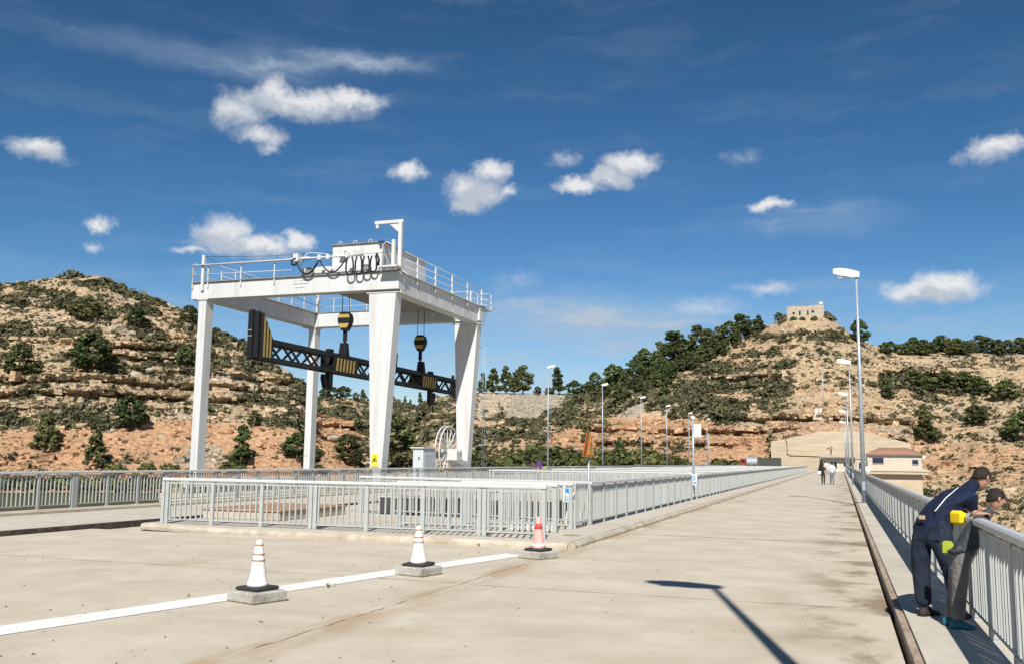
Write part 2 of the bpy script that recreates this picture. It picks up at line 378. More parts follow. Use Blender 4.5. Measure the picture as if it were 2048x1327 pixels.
def fastmesh(name, V, Fc, mats, smooth=False):
    me = bpy.data.meshes.new(name); V = np.asarray(V, np.float32); Fc = np.asarray(Fc, np.int32)
    k = Fc.shape[1]; me.vertices.add(len(V)); me.vertices.foreach_set('co', V.ravel())
    me.loops.add(Fc.size); me.loops.foreach_set('vertex_index', Fc.ravel())
    me.polygons.add(len(Fc)); me.polygons.foreach_set('loop_start', np.arange(0, Fc.size, k, dtype=np.int32)); me.polygons.foreach_set('loop_total', np.full(len(Fc), k, np.int32))
    me.polygons.foreach_set('use_smooth', np.full(len(Fc), smooth))
    for m in mats: me.materials.append(m)
    me.update(calc_edges=True)
    return me

# ------------------------------------------------------------------ noise
def hash3(i, j, k, seed):
    h = (i.astype(np.int64) * 374761393 + j.astype(np.int64) * 668265263 + k.astype(np.int64) * 2147483647 + seed * 144665) & 0x7fffffff
    h = ((h ^ (h >> 13)) * 1274126177) & 0x7fffffff
    h = h ^ (h >> 16)
    return (h & 0xffff) / 65535.0
def vnoise(x, y, z, seed=0):
    xi, yi, zi = np.floor(x), np.floor(y), np.floor(z); fx, fy, fz = x - xi, y - yi, z - zi
    fx = fx * fx * (3 - 2 * fx); fy = fy * fy * (3 - 2 * fy); fz = fz * fz * (3 - 2 * fz)
    o = 0
    for a in (0, 1):
        for b_ in (0, 1):
            for c in (0, 1):
                o = o + hash3(xi + a, yi + b_, zi + c, seed) * (fx if a else 1 - fx) * (fy if b_ else 1 - fy) * (fz if c else 1 - fz)
    return o
def fbm(x, y, z, seed=0, oct_=4):
    s_ = 0; a = .5; n = 0
    for i in range(oct_): s_ = s_ + a * vnoise(x * 2 ** i, y * 2 ** i, z * 2 ** i, seed + i); n += a; a *= .5
    return s_ / n
def sstep(a, b_, x):
    t = np.clip((x - a) / (b_ - a), 0, 1); return t * t * (3 - 2 * t)

# ------------------------------------------------------------------ terrain (hills round the reservoir)
RIDGE = [(-900, 660, 340), (-400, 620, 310), (-150, 590, 300), (0, 570, 295), (100, 556, 290), (160, 552, 288), (205, 553, 286), (250, 580, 283), (300, 597, 280), (340, 609, 278), (380, 622, 275), (430, 663, 272), (484, 689, 268),
         (516, 718, 265), (549, 728, 262), (572, 738, 260), (591, 757, 258), (610, 778, 258), (626, 790, 290), (642, 791, 335), (702, 797, 340), (735, 804, 340), (805, 807, 345), (836, 811, 320), (855, 797, 290),
         (872, 789, 285), (913, 793, 285), (943, 789, 300), (956, 784, 340), (1041, 786, 350), (1164, 786, 350), (1200, 778, 345), (1223, 768, 342), (1264, 748, 338), (1341, 733, 334), (1400, 708, 332), (1460, 684, 330),
         (1506, 669, 330), (1536, 651, 330), (1572, 635, 330), (1582, 631, 328), (1648, 631, 328), (1679, 649, 330), (1695, 662, 330), (1715, 676, 332), (1755, 692, 348), (1800, 699, 362), (1880, 699, 372), (2000, 702, 374), (2200, 690, 365), (2800, 705, 355)]
BASE = [(-900, 190, -5.6), (0, 186, -5.6), (600, 186, -5.6), (640, 200, -5.2), (740, 225, -4), (900, 205, -3), (1000, 212, -2), (1200, 206, -1.5), (1300, 206, -.5), (1500, 216, .5), (1538, 214.5, -.5), (1546, 223.5, 5.6), (1640, 224, 7.6), (1700, 224, 7.7), (1819, 224, 4), (1832, 214, -3),
        (1850, 203, -7), (1900, 188, -11), (2100, 172, -14), (2800, 160, -14)]
def az_tan(px, py):
    d = ray(px, py); return math.atan2(d[0], d[1]), d[2] / math.hypot(d[0], d[1])
ra = sorted([(*az_tan(px, py), r1) for px, py, r1 in RIDGE]); ba = sorted([(az_tan(px, 900)[0], r0, z0) for px, r0, z0 in BASE])
NA, NT = 1050, 300
az_ = np.linspace(ra[0][0] + .001, ra[-1][0] - .001, NA)
r1_ = np.interp(az_, [q[0] for q in ra], [q[2] for q in ra]); te_ = np.interp(az_, [q[0] for q in ra], [q[1] for q in ra])
zr_ = EYE + r1_ * te_
r0_ = np.interp(az_, [q[0] for q in ba], [q[1] for q in ba]); z0_ = np.interp(az_, [q[0] for q in ba], [q[2] for q in ba])
t_ = np.linspace(0, 1, NT) ** 1.0
A2, T2 = np.meshgrid(az_, t_, indexing='ij')
rr = r0_[:, None] + (r1_ - r0_)[:, None] * T2
X2, Y2 = rr * np.sin(A2), rr * np.cos(A2)
nlow = fbm(X2 / 40, Y2 / 40, X2 * 0, 3, 3) - .5
pf = T2 + .10 * np.sin(T2 * math.pi) * (nlow * 2.2 + .35)
Z2 = z0_[:, None] + (zr_ - z0_)[:, None] * pf
edge = np.sin(np.clip(T2, 0, 1) * math.pi) ** .5                     # keep the skyline and the foot where they are
gully = fbm(X2 / 16, Y2 / 16, X2 * 0, 11, 4) - .5
Z2 += gully * 5.0 * edge
# rock ledges: level beds, broken along the slope
bedm = sstep(.42, .62, fbm(X2 / 34, Y2 / 34, Z2 / 7, 21, 3))
_tp = proj(np.stack([X2.ravel(), Y2.ravel(), Z2.ravel()], 1)).reshape(NA, NT, 2); PX, PY = _tp[..., 0], _tp[..., 1]
def band(cx, cy, rx, ry): return np.exp(-(((PX - cx) / rx) ** 4 + ((PY - cy) / ry) ** 2))
zone = band(300, 690, 170, 22) + band(330, 775, 330, 26) + band(670, 865, 60, 30) + band(1330, 865, 230, 30) + band(1640, 835, 190, 16) + band(1480, 748, 90, 14) + band(1150, 890, 90, 16) + band(-200, 770, 300, 30) + band(1780, 740, 120, 12)
bedm = np.clip(bedm * .42 + 1.1 * zone * (.45 + .8 * bedm), 0, 1) * np.minimum(1, edge * 1.6)
PB = 3.4
zw = Z2 + 1.6 * (fbm(X2 / 30, Y2 / 30, X2 * 0, 5, 3) - .5) + .06 * X2 * .2
ph = zw / PB; fl = np.floor(ph); fr = ph - fl
stepf = np.where(fr < .62, fr * .30 / .62, .30 + (fr - .62) / .38 * .70)
Z3 = Z2 + (stepf - fr) * PB * bedm * .85
over = np.exp(-((fr - .93) / .09) ** 2) - .8 * np.exp(-((fr - .70) / .08) ** 2)
blk = vnoise(A2 * 220, Z2 / 1.4, T2 * 0, 31)                          # joints between blocks
rad = -(1.4 + 1.8 * np.clip(zone, 0, 1)) * over * bedm - 1.1 * (blk - .5) * bedm * edge
rad += -(fbm(X2 / 2.2, Y2 / 2.2, Z3 / .8, 41, 3) - .5) * 1.5 * edge
X3 = X2 + rad * np.sin(A2); Y3 = Y2 + rad * np.cos(A2)
Z3 = Z3 + (fbm(X2 / 3.1, Y2 / 3.1, X2 * 0, 51, 3) - .5) * .9 * np.minimum(1, edge + .25)
TP = proj(np.stack([X3.ravel(), Y3.ravel(), Z3.ravel()], 1)).reshape(NA, NT, 2)
PX, PY = TP[..., 0], TP[..., 1]
def ell(cx, cy, rx, ry, soft=.35):
    d = np.hypot((PX - cx) / rx, (PY - cy) / ry) + (fbm(X2 / 9, Y2 / 9, Z2 / 5, 61, 3) - .5) * .9
    return 1 - sstep(1 - soft, 1 + soft, d)
def poly(pts, soft=9):                                                # soft inside mask of a polygon on the slope
    P = np.array(pts, float); ins = np.zeros(PX.shape, bool); dm = np.full(PX.shape, 1e9)
    wx = PX + (fbm(X2 / 8, Y2 / 8, Z2 / 4, 71, 3) - .5) * 26; wy = PY + (fbm(X2 / 8, Y2 / 8, Z2 / 4, 77, 3) - .5) * 12
    for i in range(len(P)):
        (x1, y1), (x2, y2) = P[i], P[(i + 1) % len(P)]
        c = ((y1 > wy) != (y2 > wy)) & (wx < (x2 - x1) * (wy - y1) / (y2 - y1 + 1e-9) + x1); ins ^= c
    return ins.astype(float)
orange = np.clip(poly([(-900, 858), (170, 862), (330, 842), (520, 845), (640, 868), (720, 905), (700, 990), (-900, 990)]) + poly([(610, 820), (690, 838), (725, 872), (700, 905), (610, 905)])
                 + .8 * poly([(1115, 868), (1170, 838), (1330, 830), (1530, 862), (1560, 990), (1240, 990), (1300, 905), (1080, 898)]) + .55 * poly([(1540, 835), (1700, 845), (1880, 880), (2100, 900), (2100, 990), (1700, 900), (1540, 880)])
                 + .35 * ell(1470, 690, 45, 16) + .3 * sstep(.5, .7, fbm(X2 / 20, Y2 / 20, Z2 / 5, 91, 3)), 0, 1)
scree = np.clip(poly([(1030, 782), (1165, 782), (1120, 812), (1075, 842), (1008, 836)]) + poly([(1245, 838), (1262, 812), (1300, 795), (1305, 805), (1268, 838)]) + .8 * poly([(345, 930), (380, 895), (420, 886), (455, 908), (450, 935)]), 0, 1)
pale = poly([(956, 782), (1060, 782), (1010, 838), (950, 838)])
nz = fbm(X2 / 5, Y2 / 5, Z3 / 1.2, 101, 4); nz_f = fbm(X2 / 1.2, Y2 / 1.2, Z3 / .5, 111, 3)
c_beige = np.array([.47, .355, .225]); c_org = np.array([.475, .285, .165]); c_scr = np.array([.37, .32, .245]); c_pale = np.array([.46, .38, .27]); c_soil = np.array([.27, .205, .125])
def mixc(a, b_, m): return a * (1 - m[..., None]) + b_ * m[..., None]
colr = np.broadcast_to(c_beige, X3.shape + (3,)).copy()
colr = mixc(colr, np.array([.33, .29, .23]), .6 * sstep(.5, .75, fbm(X2 / 12, Y2 / 12, Z3 / 3, 121, 3)))
colr = mixc(colr, c_org, np.clip(orange, 0, 1)); colr = mixc(colr, c_pale, pale); colr = mixc(colr, c_scr, scree)
bench = sstep(.35, .0, fr) * bedm
colr = mixc(colr, c_soil, .45 * bench * (1 - scree) + .25 * sstep(.55, .75, nz) * (1 - scree))
strat = vnoise(X2 / 25, Y2 / 25, (zw + .5 * vnoise(X2 / 3, Y2 / 3, Z3, 7)) / .55, 151)
colr *= (.78 + .30 * nz_f + .16 * strat)[..., None]
colr = mixc(colr, np.array([.20, .155, .10]), .55 * sstep(.62, .78, fbm(X2 / 1.6, Y2 / 1.6, Z3 / .8, 161, 3)) * (1 - scree))
# rows behind the skyline so that the hills have backs
ext = [6, 16, 34, 70, 140, 300, 700]
bx = []
for k, e in enumerate(ext):
    rb = r1_ + e; zb = zr_ - e * .12 - (e > 100) * 12
    bx.append(np.stack([rb * np.sin(az_), rb * np.cos(az_), zb], 1))
V = np.concatenate([np.stack([X3, Y3, Z3], 2), np.stack(bx, 1)], 1)
NTT = NT + len(ext); idx = np.arange(NA * NTT).reshape(NA, NTT)
Fq = np.stack([idx[:-1, :-1], idx[1:, :-1], idx[1:, 1:], idx[:-1, 1:]], -1).reshape(-1, 4)
me = fastmesh('hills', V.reshape(-1, 3), Fq, [], True)
ca = np.concatenate([colr, np.repeat(colr[:, -1:, :], len(ext), 1)], 1).reshape(-1, 3)
at = me.color_attributes.new('soil', 'FLOAT_COLOR', 'POINT'); at.data.foreach_set('color', np.concatenate([ca, np.ones((len(ca), 1))], 1).astype(np.float32).ravel())
M_ter = bpy.data.materials.new('hill rock'); M_ter.use_nodes = True
N = M_ter.node_tree.nodes; L = M_ter.node_tree.links; bs = N['Principled BSDF']; bs.inputs['Roughness'].default_value = .95; bs.inputs['Specular IOR Level'].default_value = .1
aa = N.new('ShaderNodeAttribute'); aa.attribute_name = 'soil'
g = N.new('ShaderNodeNewGeometry'); mp = N.new('ShaderNodeMapping'); mp.inputs['Scale'].default_value = (.85, .85, 1.5); L.new(g.outputs['Position'], mp.inputs[0])
n1 = N.new('ShaderNodeTexNoise'); n1.inputs['Scale'].default_value = 1.6; n1.inputs['Detail'].default_value = 8; n1.inputs['Roughness'].default_value = .7; L.new(mp.outputs[0], n1.inputs['Vector'])
mr = N.new('ShaderNodeMapRange'); L.new(n1.outputs['Fac'], mr.inputs[0]); mr.inputs[1].default_value = .3; mr.inputs[2].default_value = .7; mr.inputs[3].default_value = .55; mr.inputs[4].default_value = 1.32
mm = N.new('ShaderNodeVectorMath'); mm.operation = 'SCALE'; L.new(aa.outputs['Color'], mm.inputs[0]); L.new(mr.outputs[0], mm.inputs['Scale']); L.new(mm.outputs[0], bs.inputs['Base Color'])
vo = N.new('ShaderNodeTexVoronoi'); vo.inputs['Scale'].default_value = .8; L.new(mp.outputs[0], vo.inputs['Vector'])
hh = N.new('ShaderNodeMath'); hh.operation = 'ADD'; L.new(n1.outputs['Fac'], hh.inputs[0]); L.new(vo.outputs['Distance'], hh.inputs[1])
bp = N.new('ShaderNodeBump'); bp.inputs['Strength'].default_value = .9; bp.inputs['Distance'].default_value = .5; L.new(hh.outputs[0], bp.inputs['Height']); L.new(bp.outputs[0], bs.inputs['Normal'])
me.materials.append(M_ter)
hills = struct(link('hills', me))

# valley floor and reservoir
m = MB().box(-3000, 3000, -3000, 3000, -18, -16); struct(m.build('valley_ground', mat('valley soil', (.36, .30, .2), .95, .2, .02)))
M_water = mat('reservoir water', (.050, .058, .024), .35, .25, .05, .5, .8, spec=.2)
m = MB().box(-900, -21.3, -300, 900, -9, -5); struct(m.build('water', M_water))

# ------------------------------------------------------------------ dam deck (structure)
def sbox(name, x0, x1, y0, y1, z0, z1, m_): return struct(MB().box(x0, x1, y0, y1, z0, z1).build(name, m_))
DB = -14
sbox('road', -4.9, .455, -30, 214, -1.2, 0, M_conc)
sbox('forecourt', -16.0, -4.903, -30, 17.3, -1.2, -.002, M_conc)
sbox('rail_groove', .457, .50, -30, 214, -1.2, -.09, M_dark)
sbox('steel_edge_rail', .502, .575, -30, 214, -1.2, .095, M_rust)
sbox('pavement', .577, 1.38, -30, 214, DB, .12, M_slab)
# bay platform with a worn front kerb
pl = MB(); pl.prism([(-15.15, 17.95), (-13.0, 17.42), (-10.1, 17.33), (-4.98, 17.33), (-4.9, 17.42), (-4.9, 205), (-15.15, 205)], 'z', -1.1, .12)
struct(pl.build('bay_platform', M_slab))
kb = MB(); rnd = random.Random(4)
xs = [-15.18] + [-15.18 + (10.3) * i / 60 for i in range(1, 61)]
def fy(x): return np.interp(x, [-15.2, -13, -10.1, -4.8], [17.95, 17.42, 17.33, 17.33])
rings = []
for x in xs:
    j = rnd.uniform(-.012, .012); y0 = fy(x) - .045; t = .118 + rnd.uniform(-.008, .004)
    rings.append([(x, y0 - .02 + j, -.02), (x, y0 - .02 + j, .045 + j), (x, y0 + .012 + j * .5, t - .02), (x, y0 + .035, t), (x, y0 + .044, t), (x, y0 + .044, -.02)])
kb.loft(rings)
rings = []
for i in range(150):
    y = 17.4 + 187 * (i / 149) ** 2; j = rnd.uniform(-.02, .02) if i < 110 else 0; t = .116 + rnd.uniform(-.01, .006)
    x0 = -4.898 
    rings.append([(x0, y, -.02), (x0, y, t), (x0 + .05, y, t), (x0 + .085 + j, y, t - .02), (x0 + .125 + j, y, .05), (x0 + .125 + j, y, -.02)])
kb.loft(rings)
struct(kb.build('kerb', M_kerb))
sbox('left_path', -19.9, -16.12, -30, 205, -1.2, .085, M_slab)
sbox('steel_edge_rail', -16.118, -16.01, -30, 205, -1.2, .10, M_rustd)
sbox('gap_channel', -16.008, -15.152, 17.302, 205, -1.2, -.05, M_conc)
sbox('fence_kerb', -21.1, -19.902, -30, 205, DB, .15, M_kerb)
sbox('dam_body', -21.0, 1.3, -30, 205, DB - 1, -1.25, M_slab)
sbox('crane_pier', -34.2, -21.102, 41.6, 80, DB, -.32, M_slab)
# crane runway rails on the pier
for x in (-32.8, -21.62):
    sbox('runway_rail', x - .05, x + .05, 41.7, 80, -.318, -.2, M_rust)
# painted line, joints and cracks
def strip(name, pts, w, z, m_, wob=0, seed=1):
    mb = MB(); P = [Vector((x, y, 0)) for x, y in pts]; rn = random.Random(seed); L_ = []
    for i, p in enumerate(P):
        t = (P[min(i + 1, len(P) - 1)] - P[max(i - 1, 0)]).normalized(); n = Vector((t.y, -t.x, 0)); ww = w * (1 + rn.uniform(-wob, wob))
        L_.append([p - n * ww / 2, p + n * ww / 2])
    vs = [(q.x, q.y, z) for l in L_ for q in l]
    mb.add(vs, [(2 * i, 2 * i + 1, 2 * i + 3, 2 * i + 2) for i in range(len(P) - 1)])
    return mb.build(name, m_)
struct(strip('road_marking', [(-8.15 + .225 * k * .5, 4.3 + .974 * k * .5) for k in range(0, 25)], .46, .004, M_line, .04))
def wav(x0, y0, x1, y1, n, amp, seed):
    rn = random.Random(seed); return [(x0 + (x1 - x0) * i / n + rn.uniform(-amp, amp), y0 + (y1 - y0) * i / n + rn.uniform(-amp, amp)) for i in range(n + 1)]
M_joint = mat('joint filler', (.19, .15, .11), .95, .3, 8)
struct(strip('expansion_joint', wav(-4.75, 21.6, .45, 21.1, 26, .012, 3), .04, .004, M_joint, .4))
struct(strip('expansion_joint', wav(-4.75, 46.9, .4, 41.2, 20, .02, 5), .06, .004, M_joint, .4))
struct(strip('expansion_joint', wav(-4.75, 39.8, .45, 39.0, 20, .02, 6), .06, .004, M_joint, .4))
struct(strip('expansion_joint', wav(-4.75, 62, .45, 61.5, 20, .02, 7), .08, .004, M_joint, .4))
struct(strip('crack', wav(-4.85, 7.2, -4.83, 15.2, 60, .02, 8), .009, .004, M_joint, .8))
struct(strip('crack', wav(-4.83, 15.2, -4.86, 17.2, 12, .01, 9), .01, .004, M_joint, .8))
struct(strip('expansion_joint', wav(-15.9, 12.2, -4.95, 12.0, 40, .012, 13), .014, .003, M_joint, .5))
struct(strip('expansion_joint', wav(-4.7, 11.9, .43, 11.8, 20, .012, 14), .012, .004, M_joint, .5))
struct(strip('drain_cover', [(-4.35, 42.3), (-3.85, 42.3)], .6, .005, M_rust))
struct(strip('drain_cover', [(-5.45, 19.05), (-5.1, 19.05)], .22, .125, M_brown))

# ------------------------------------------------------------------ railings
_post = MB().box(-.07, .07, -.05, .05, 0, .012).box(-.042, .042, -.028, .028, .012, .985, bev=.006).mesh('railing_post', M_rail)
_bal = MB().box(-.015, .015, -.015, .015, .115, .905).mesh('baluster', M_rail)
RJ = random.Random(12)
def railing(label, x0, y0, x1, y1, z, near=0, group=None, panel=1.3, far_step=1, name='railing'):
    L_ = math.hypot(x1 - x0, y1 - y0); n = max(1, round(L_ / panel)); p = L_ / n
    t = thing(name, label, 'railing', (x0, y0, z), math.atan2(y1 - y0, x1 - x0), group)
    prof = [(-.055, .975), (-.04, .962), (.04, .962), (.055, .975), (.055, 1.015), (.035, 1.035), (-.035, 1.035), (-.055, 1.015)]
    m = MB(); m.loft([[(-.07, a, b_) for a, b_ in prof], [(L_ + .07, a, b_) for a, b_ in prof]]); m.build('top_rail', M_raillit, t)
    MB().box(0, L_, -.014, .014, .902, .932).build('upper_rail', M_rail, t)
    MB().box(0, L_, -.014, .014, .09, .12).build('lower_rail', M_rail, t)
    far_p, far_b = MB(), MB()
    for i in range(n + 1):
        xs_ = [i * p]
        if i % 3 == 0 and n > 3: xs_ = [i * p - .055, i * p + .055]
        for x in xs_:
            if i * p <= near: link('railing_post', _post, t, (x, 0, 0))
            else: far_p.box(x - .042, x + .042, -.028, .028, 0, .962)
        if i < n:
            for k in range(1, 9):
                x = i * p + p * k / 9 + (.0)
                if i * p < near * .62: q_ = link('baluster', _bal, t, (x + RJ.uniform(-.006, .006), RJ.uniform(-.002, .002), 0), RJ.uniform(-.12, .12)); q_.rotation_euler.y = RJ.gauss(0, .004)
                else: far_b.box(x - .015, x + .015, -.015, .015, .119, .903)
    if far_p.v: stuff(far_p.build('railing_post', M_rail, t))
    if far_b.v: stuff(far_b.build('baluster', M_rail, t))
    return t
railing('pale grey railing along the front kerb behind the traffic cones', -14.62, 18.0, -5.52, 17.85, .12, 20)
railing('short grey railing one row behind the front railing, ending left of the gate sign', -9.4, 19.45, -5.75, 19.4, .12, 20, 'cross railings of the first bay')
railing('short grey railing second row behind the front railing, nearest the blue gate sign', -8.3, 20.6, -5.72, 20.55, .12, 20, 'cross railings of the first bay')
railing('long pale cross railing behind the brown slab, joining the side railing', -12.8, 24.0, -5.8, 22.3, .12, 20, 'cross railings of the first bay')
railing('long pale side railing that runs along the left kerb of the road', -5.72, 22.3, -5.72, 38.4, .12, 17)
railing('pale side railing beyond the second gate, running to the far end of the dam', -5.72, 40.2, -5.72, 178, .12, 12)
railing('grey fence railing at far left beside the water, under the crane legs', -20.8, 10.0, -20.8, 180, .15, 34)
railing('grey pavement railing on the right that the man in jeans leans on', 1.22, 3.0, 1.22, 206, .12, 30)
railing('pale inner railing of the far bays, parallel to the road', -16.55, 44.5, -16.55, 176, .12, 6)
for k, yy in enumerate((44.6, 55, 66, 78, 92, 108, 126, 146)):
    railing('%s pale cross railing of the far bays, counted from the crane' % ('first', 'second', 'third', 'fourth', 'fifth', 'sixth', 'seventh', 'last')[k], -16.5, yy, -5.85, yy - .3, .12, 0, 'cross railings of the far bays')

# gates
def gate(y, h, label, name='gate', shutlabel=None):
    t = thing(name, label, 'gate', (-5.72, y, .12), math.pi / 2)
    m = MB()
    for x in (-.55, .55): m.box(x - .03, x + .03, -.025, .025, 0, h)
    for z in (.1, h - .06): m.box(-.52, .52, -.02, .02, z, z + .05)
    m.build('gate_frame', M_rail, t)
    for k in range(1, 6): MB().box(-.55 + k * 1.1 / 6 - .014, -.55 + k * 1.1 / 6 + .014, -.014, .014, .15, h - .06).build('gate_bar', M_rail, t)
    return t
gate(21.45, 1.0, 'narrow grey gate between the first cross railings and the side railing')
gate(39.3, 1.0, 'narrow grey gate halfway along the side railing')
def blue_sign(x, y, z, rz, label):
    t = thing('safety_sign', label, 'sign', (x, y, z), rz, None)
    MB().box(-.14, .14, -.008, .008, 0, .44).build('plate', M_signw, t)
    d = MB(); d.prism([(.105 * math.cos(a), .29 + .105 * math.sin(a)) for a in np.linspace(0, 2 * math.pi, 24, endpoint=False)], 'y', -.014, -.0085); d.build('blue_disc', M_signb, t)
    p = MB(); p.prism([(-.02, .22), (.03, .25), (.05, .30), (.02, .35), (-.03, .36), (.01, .30)], 'y', -.018, -.0145); p.build('pictogram', M_signw, t)
    MB().box(-.125, .125, -.014, -.0085, .03, .13).build('text_panel', M_signb, t)
    for k in range(3): MB().box(-.10, .09 - .03 * k, -.018, -.0145, .045 + k * .028, .056 + k * .028).build('text_line', M_signw, t)
    return t
blue_sign(-5.95, 21.25, .70, R_(14), 'blue and white safety sign on the first gate, nearer the camera')
blue_sign(-5.70, 38.9, .72, R_(14), 'blue and white safety sign on the far gate along the road')

# furniture inside the first bay
t = thing('concrete_slab', 'low brown-topped concrete slab lying behind the front railing', 'slab', (-13.9, 21.5, .12))
MB().box(-1.1, 1.1, -1.6, 1.6, .0, .2, bev=.02).build('slab_body', M_kerb, t)
MB().box(-1.13, 1.13, -1.63, 1.63, .202, .26, bev=.015).build('slab_top', M_brown, t)
t = thing('hatch_cover', 'long dark steel hatch cover behind the front railing', 'hatch', (-9.6, 24.9, .12))
MB().box(-2.5, 2.6, -1.2, 1.2, .0, .46, bev=.03).build('cover_body', M_hatch, t)
for k in range(6): MB().box(-2.4 + k * .92, -2.3 + k * .92, -1.24, -1.203, .03, .44).build('rib', M_hatch, t)
MB().box(-2.5, 2.6, -1.2, 1.2, .463, .5).build('cover_plate', M_slab, t)
t = tag(MB().box(-6.9, -5.85, 19.75, 20.0, .12, .24, bev=.02).build('concrete_curb_block', M_whited), 'low white kerb block at the foot of the second railing row', 'kerb block')
t = tag(MB().prism([(-6.45, .12), (-5.95, .12), (-6.0, .42), (-6.2, .5), (-6.4, .42)], 'y', 22.6, 23.0).build('concrete_block', M_whited), 'white rounded concrete block beside the first gate', 'block')

# ------------------------------------------------------------------ gantry crane
CO = Vector((-27, 48.2, 0))
crane = thing('gantry_crane', 'tall white four-legged gantry crane with machine house and railed top', 'crane', CO)
def cpart(mb, name, m_, parent=None): 
    mb.v = [(x - CO.x, y - CO.y, z - CO.z) for x, y, z in mb.v]
    return mb.build(name, m_, parent or crane)
ZB, ZT = 10.15, 11.05
cpart(MB().box(-33.5, -20.88, 42.4, 43.1, ZB, ZT, bev=.01), 'front_girder', M_white)
cpart(MB().box(-33.5, -20.88, 53.8, 54.5, ZB, ZT, bev=.01), 'rear_girder', M_white)
cpart(MB().box(-33.35, -32.55, 43.103, 53.797, ZB + .02, ZT - .02), 'side_girder', M_white)
cpart(MB().box(-21.75, -21.0, 43.103, 53.797, ZB - .12, ZT - .02), 'side_girder', M_white)
cpart(MB().box(-33.56, -20.8, 42.3, 43.2, ZT + .003, ZT + .06), 'girder_flange', M_flange)
cpart(MB().box(-33.56, -20.8, 53.75, 54.6, ZT + .003, ZT + .06), 'girder_flange', M_flange)
cpart(MB().box(-33.4, -32.3, 43.203, 53.747, ZT + .003, ZT + .05), 'walkway', M_whited)
cpart(MB().box(-21.9, -20.86, 43.203, 53.747, ZT + .003, ZT + .05), 'walkway', M_white)
cpart(MB().box(-21.9, -20.84, 54.603, 55.95, ZT - .02, ZT + .05), 'walkway', M_white)
cpart(MB().box(-21.75, -20.7, 41.75, 42.297, ZT + .12, ZT + .2), 'walkway', M_white)
for y in (42.35, 53.75):                                             # legs: slender hinged pair on the left, tapered rigid pair on the right
    l_ = MB().loft([[(-33.03, y + .1, .45), (-32.58, y + .1, .45), (-32.58, y + .75, .45), (-33.03, y + .75, .45)], [(-33.0, y + .08, ZB - .055), (-32.52, y + .08, ZB - .055), (-32.52, y + .72, ZB - .055), (-33.0, y + .72, ZB - .055)]])
    cpart(l_, 'leg', M_white)
    l_ = MB().loft([[(-22.2, y + .1, .45), (-21.62, y + .1, .45), (-21.62, y + .75, .45), (-22.2, y + .75, .45)], [(-22.55, y + .06, ZB - .185), (-21.03, y + .06, ZB - .185), (-21.03, y + .74, ZB - .185), (-22.55, y + .74, ZB - .185)]])
    cpart(l_, 'leg', M_white)
for x0, x1 in ((-33.1, -32.5), (-22.2, -21.6)):
    cpart(MB().box(x0, x1, 41.8, 55.2, 0.0, .447, bev=.02), 'sill_beam', M_white)
    for y in (42.3, 43.5, 53.6, 54.8):
        xm = (x0 + x1) / 2
        w_ = MB().loft([[(xm + s_, y + .24 * math.cos(a), .04 + .24 * math.sin(a)) for a in np.linspace(0, 2 * math.pi, 18, endpoint=False)] for s_ in (-.08, .08)])
        cpart(w_, 'wheel', M_black)
for x0, x1, zt in ((-33.12, -32.4, ZB - .003), (-22.68, -20.9, ZB - .133)):
    for y in (42.38, 53.78): cpart(MB().box(x0, x1, y, y + .76, zt - .05, zt), 'flange_plate', M_whited)
for x in np.arange(-31.5, -23, 1.9): cpart(MB().box(x, x + .02, 42.388, 42.397, ZB + .03, ZT - .03), 'weld_seam', M_whited)
for y in np.arange(45, 53.5, 1.6): cpart(MB().box(-20.997, -20.985, y, y + .025, ZB - .08, ZT - .05), 'weld_seam', M_whited)
# trolley and machine house
cpart(MB().box(-26.9, -25.35, 43.25, 53.3, 11.25, 11.72).box(-25.347, -22.35, 49.0, 53.3, 11.25, 11.72), 'trolley_frame', M_white)
cpart(MB().box(-26.5, -22.3, 44.2, 53.0, 10.75, 11.1, bev=.02), 'trolley_underframe', M_flange)
for x in (-26.3, -22.9):
    for y in (42.72, 54.1): cpart(MB().loft([[(x + .25 * math.cos(a), y + s_, 11.36 + .24 * math.sin(a)) for a in np.linspace(0, 2 * math.pi, 16, endpoint=False)] for s_ in (-.06, .06)]), 'trolley_wheel', M_flange)
cpart(MB().box(-26.9, -22.35, 42.95, 43.247, 11.2, 11.62), 'trolley_end_beam', M_white)
hs = cpart(MB().box(-25.25, -22.25, 43.25, 48.6, 11.25, 12.82), 'machine_house', M_white)
rf = cpart(MB().box(-25.33, -22.17, 43.15, 48.7, 12.823, 12.88), 'roof', M_flange, hs)
for x in (-24.9, -24.0, -23.1):
    e_ = MB().tube([(x + .1 * math.cos(a), 43.4, 12.88 + .1 + .1 * math.sin(a)) for a in np.linspace(0, 2 * math.pi, 12, endpoint=False)], .018, 5, closed=True)
    cpart(e_, 'lifting_eye', M_whited, hs)
v_ = MB()
for k in range(6): v_.box(-24.0 + .11 * k, -23.93 + .11 * k, 43.2, 43.247, 12.2, 12.5)
cpart(v_, 'vent_grille', M_whited, hs)
cpart(MB().box(-24.75, -24.35, 42.95, 43.248, 12.15, 12.22).box(-24.72, -24.4, 43.0, 43.247, 12.22, 12.5), 'floodlight', M_whited, hs)
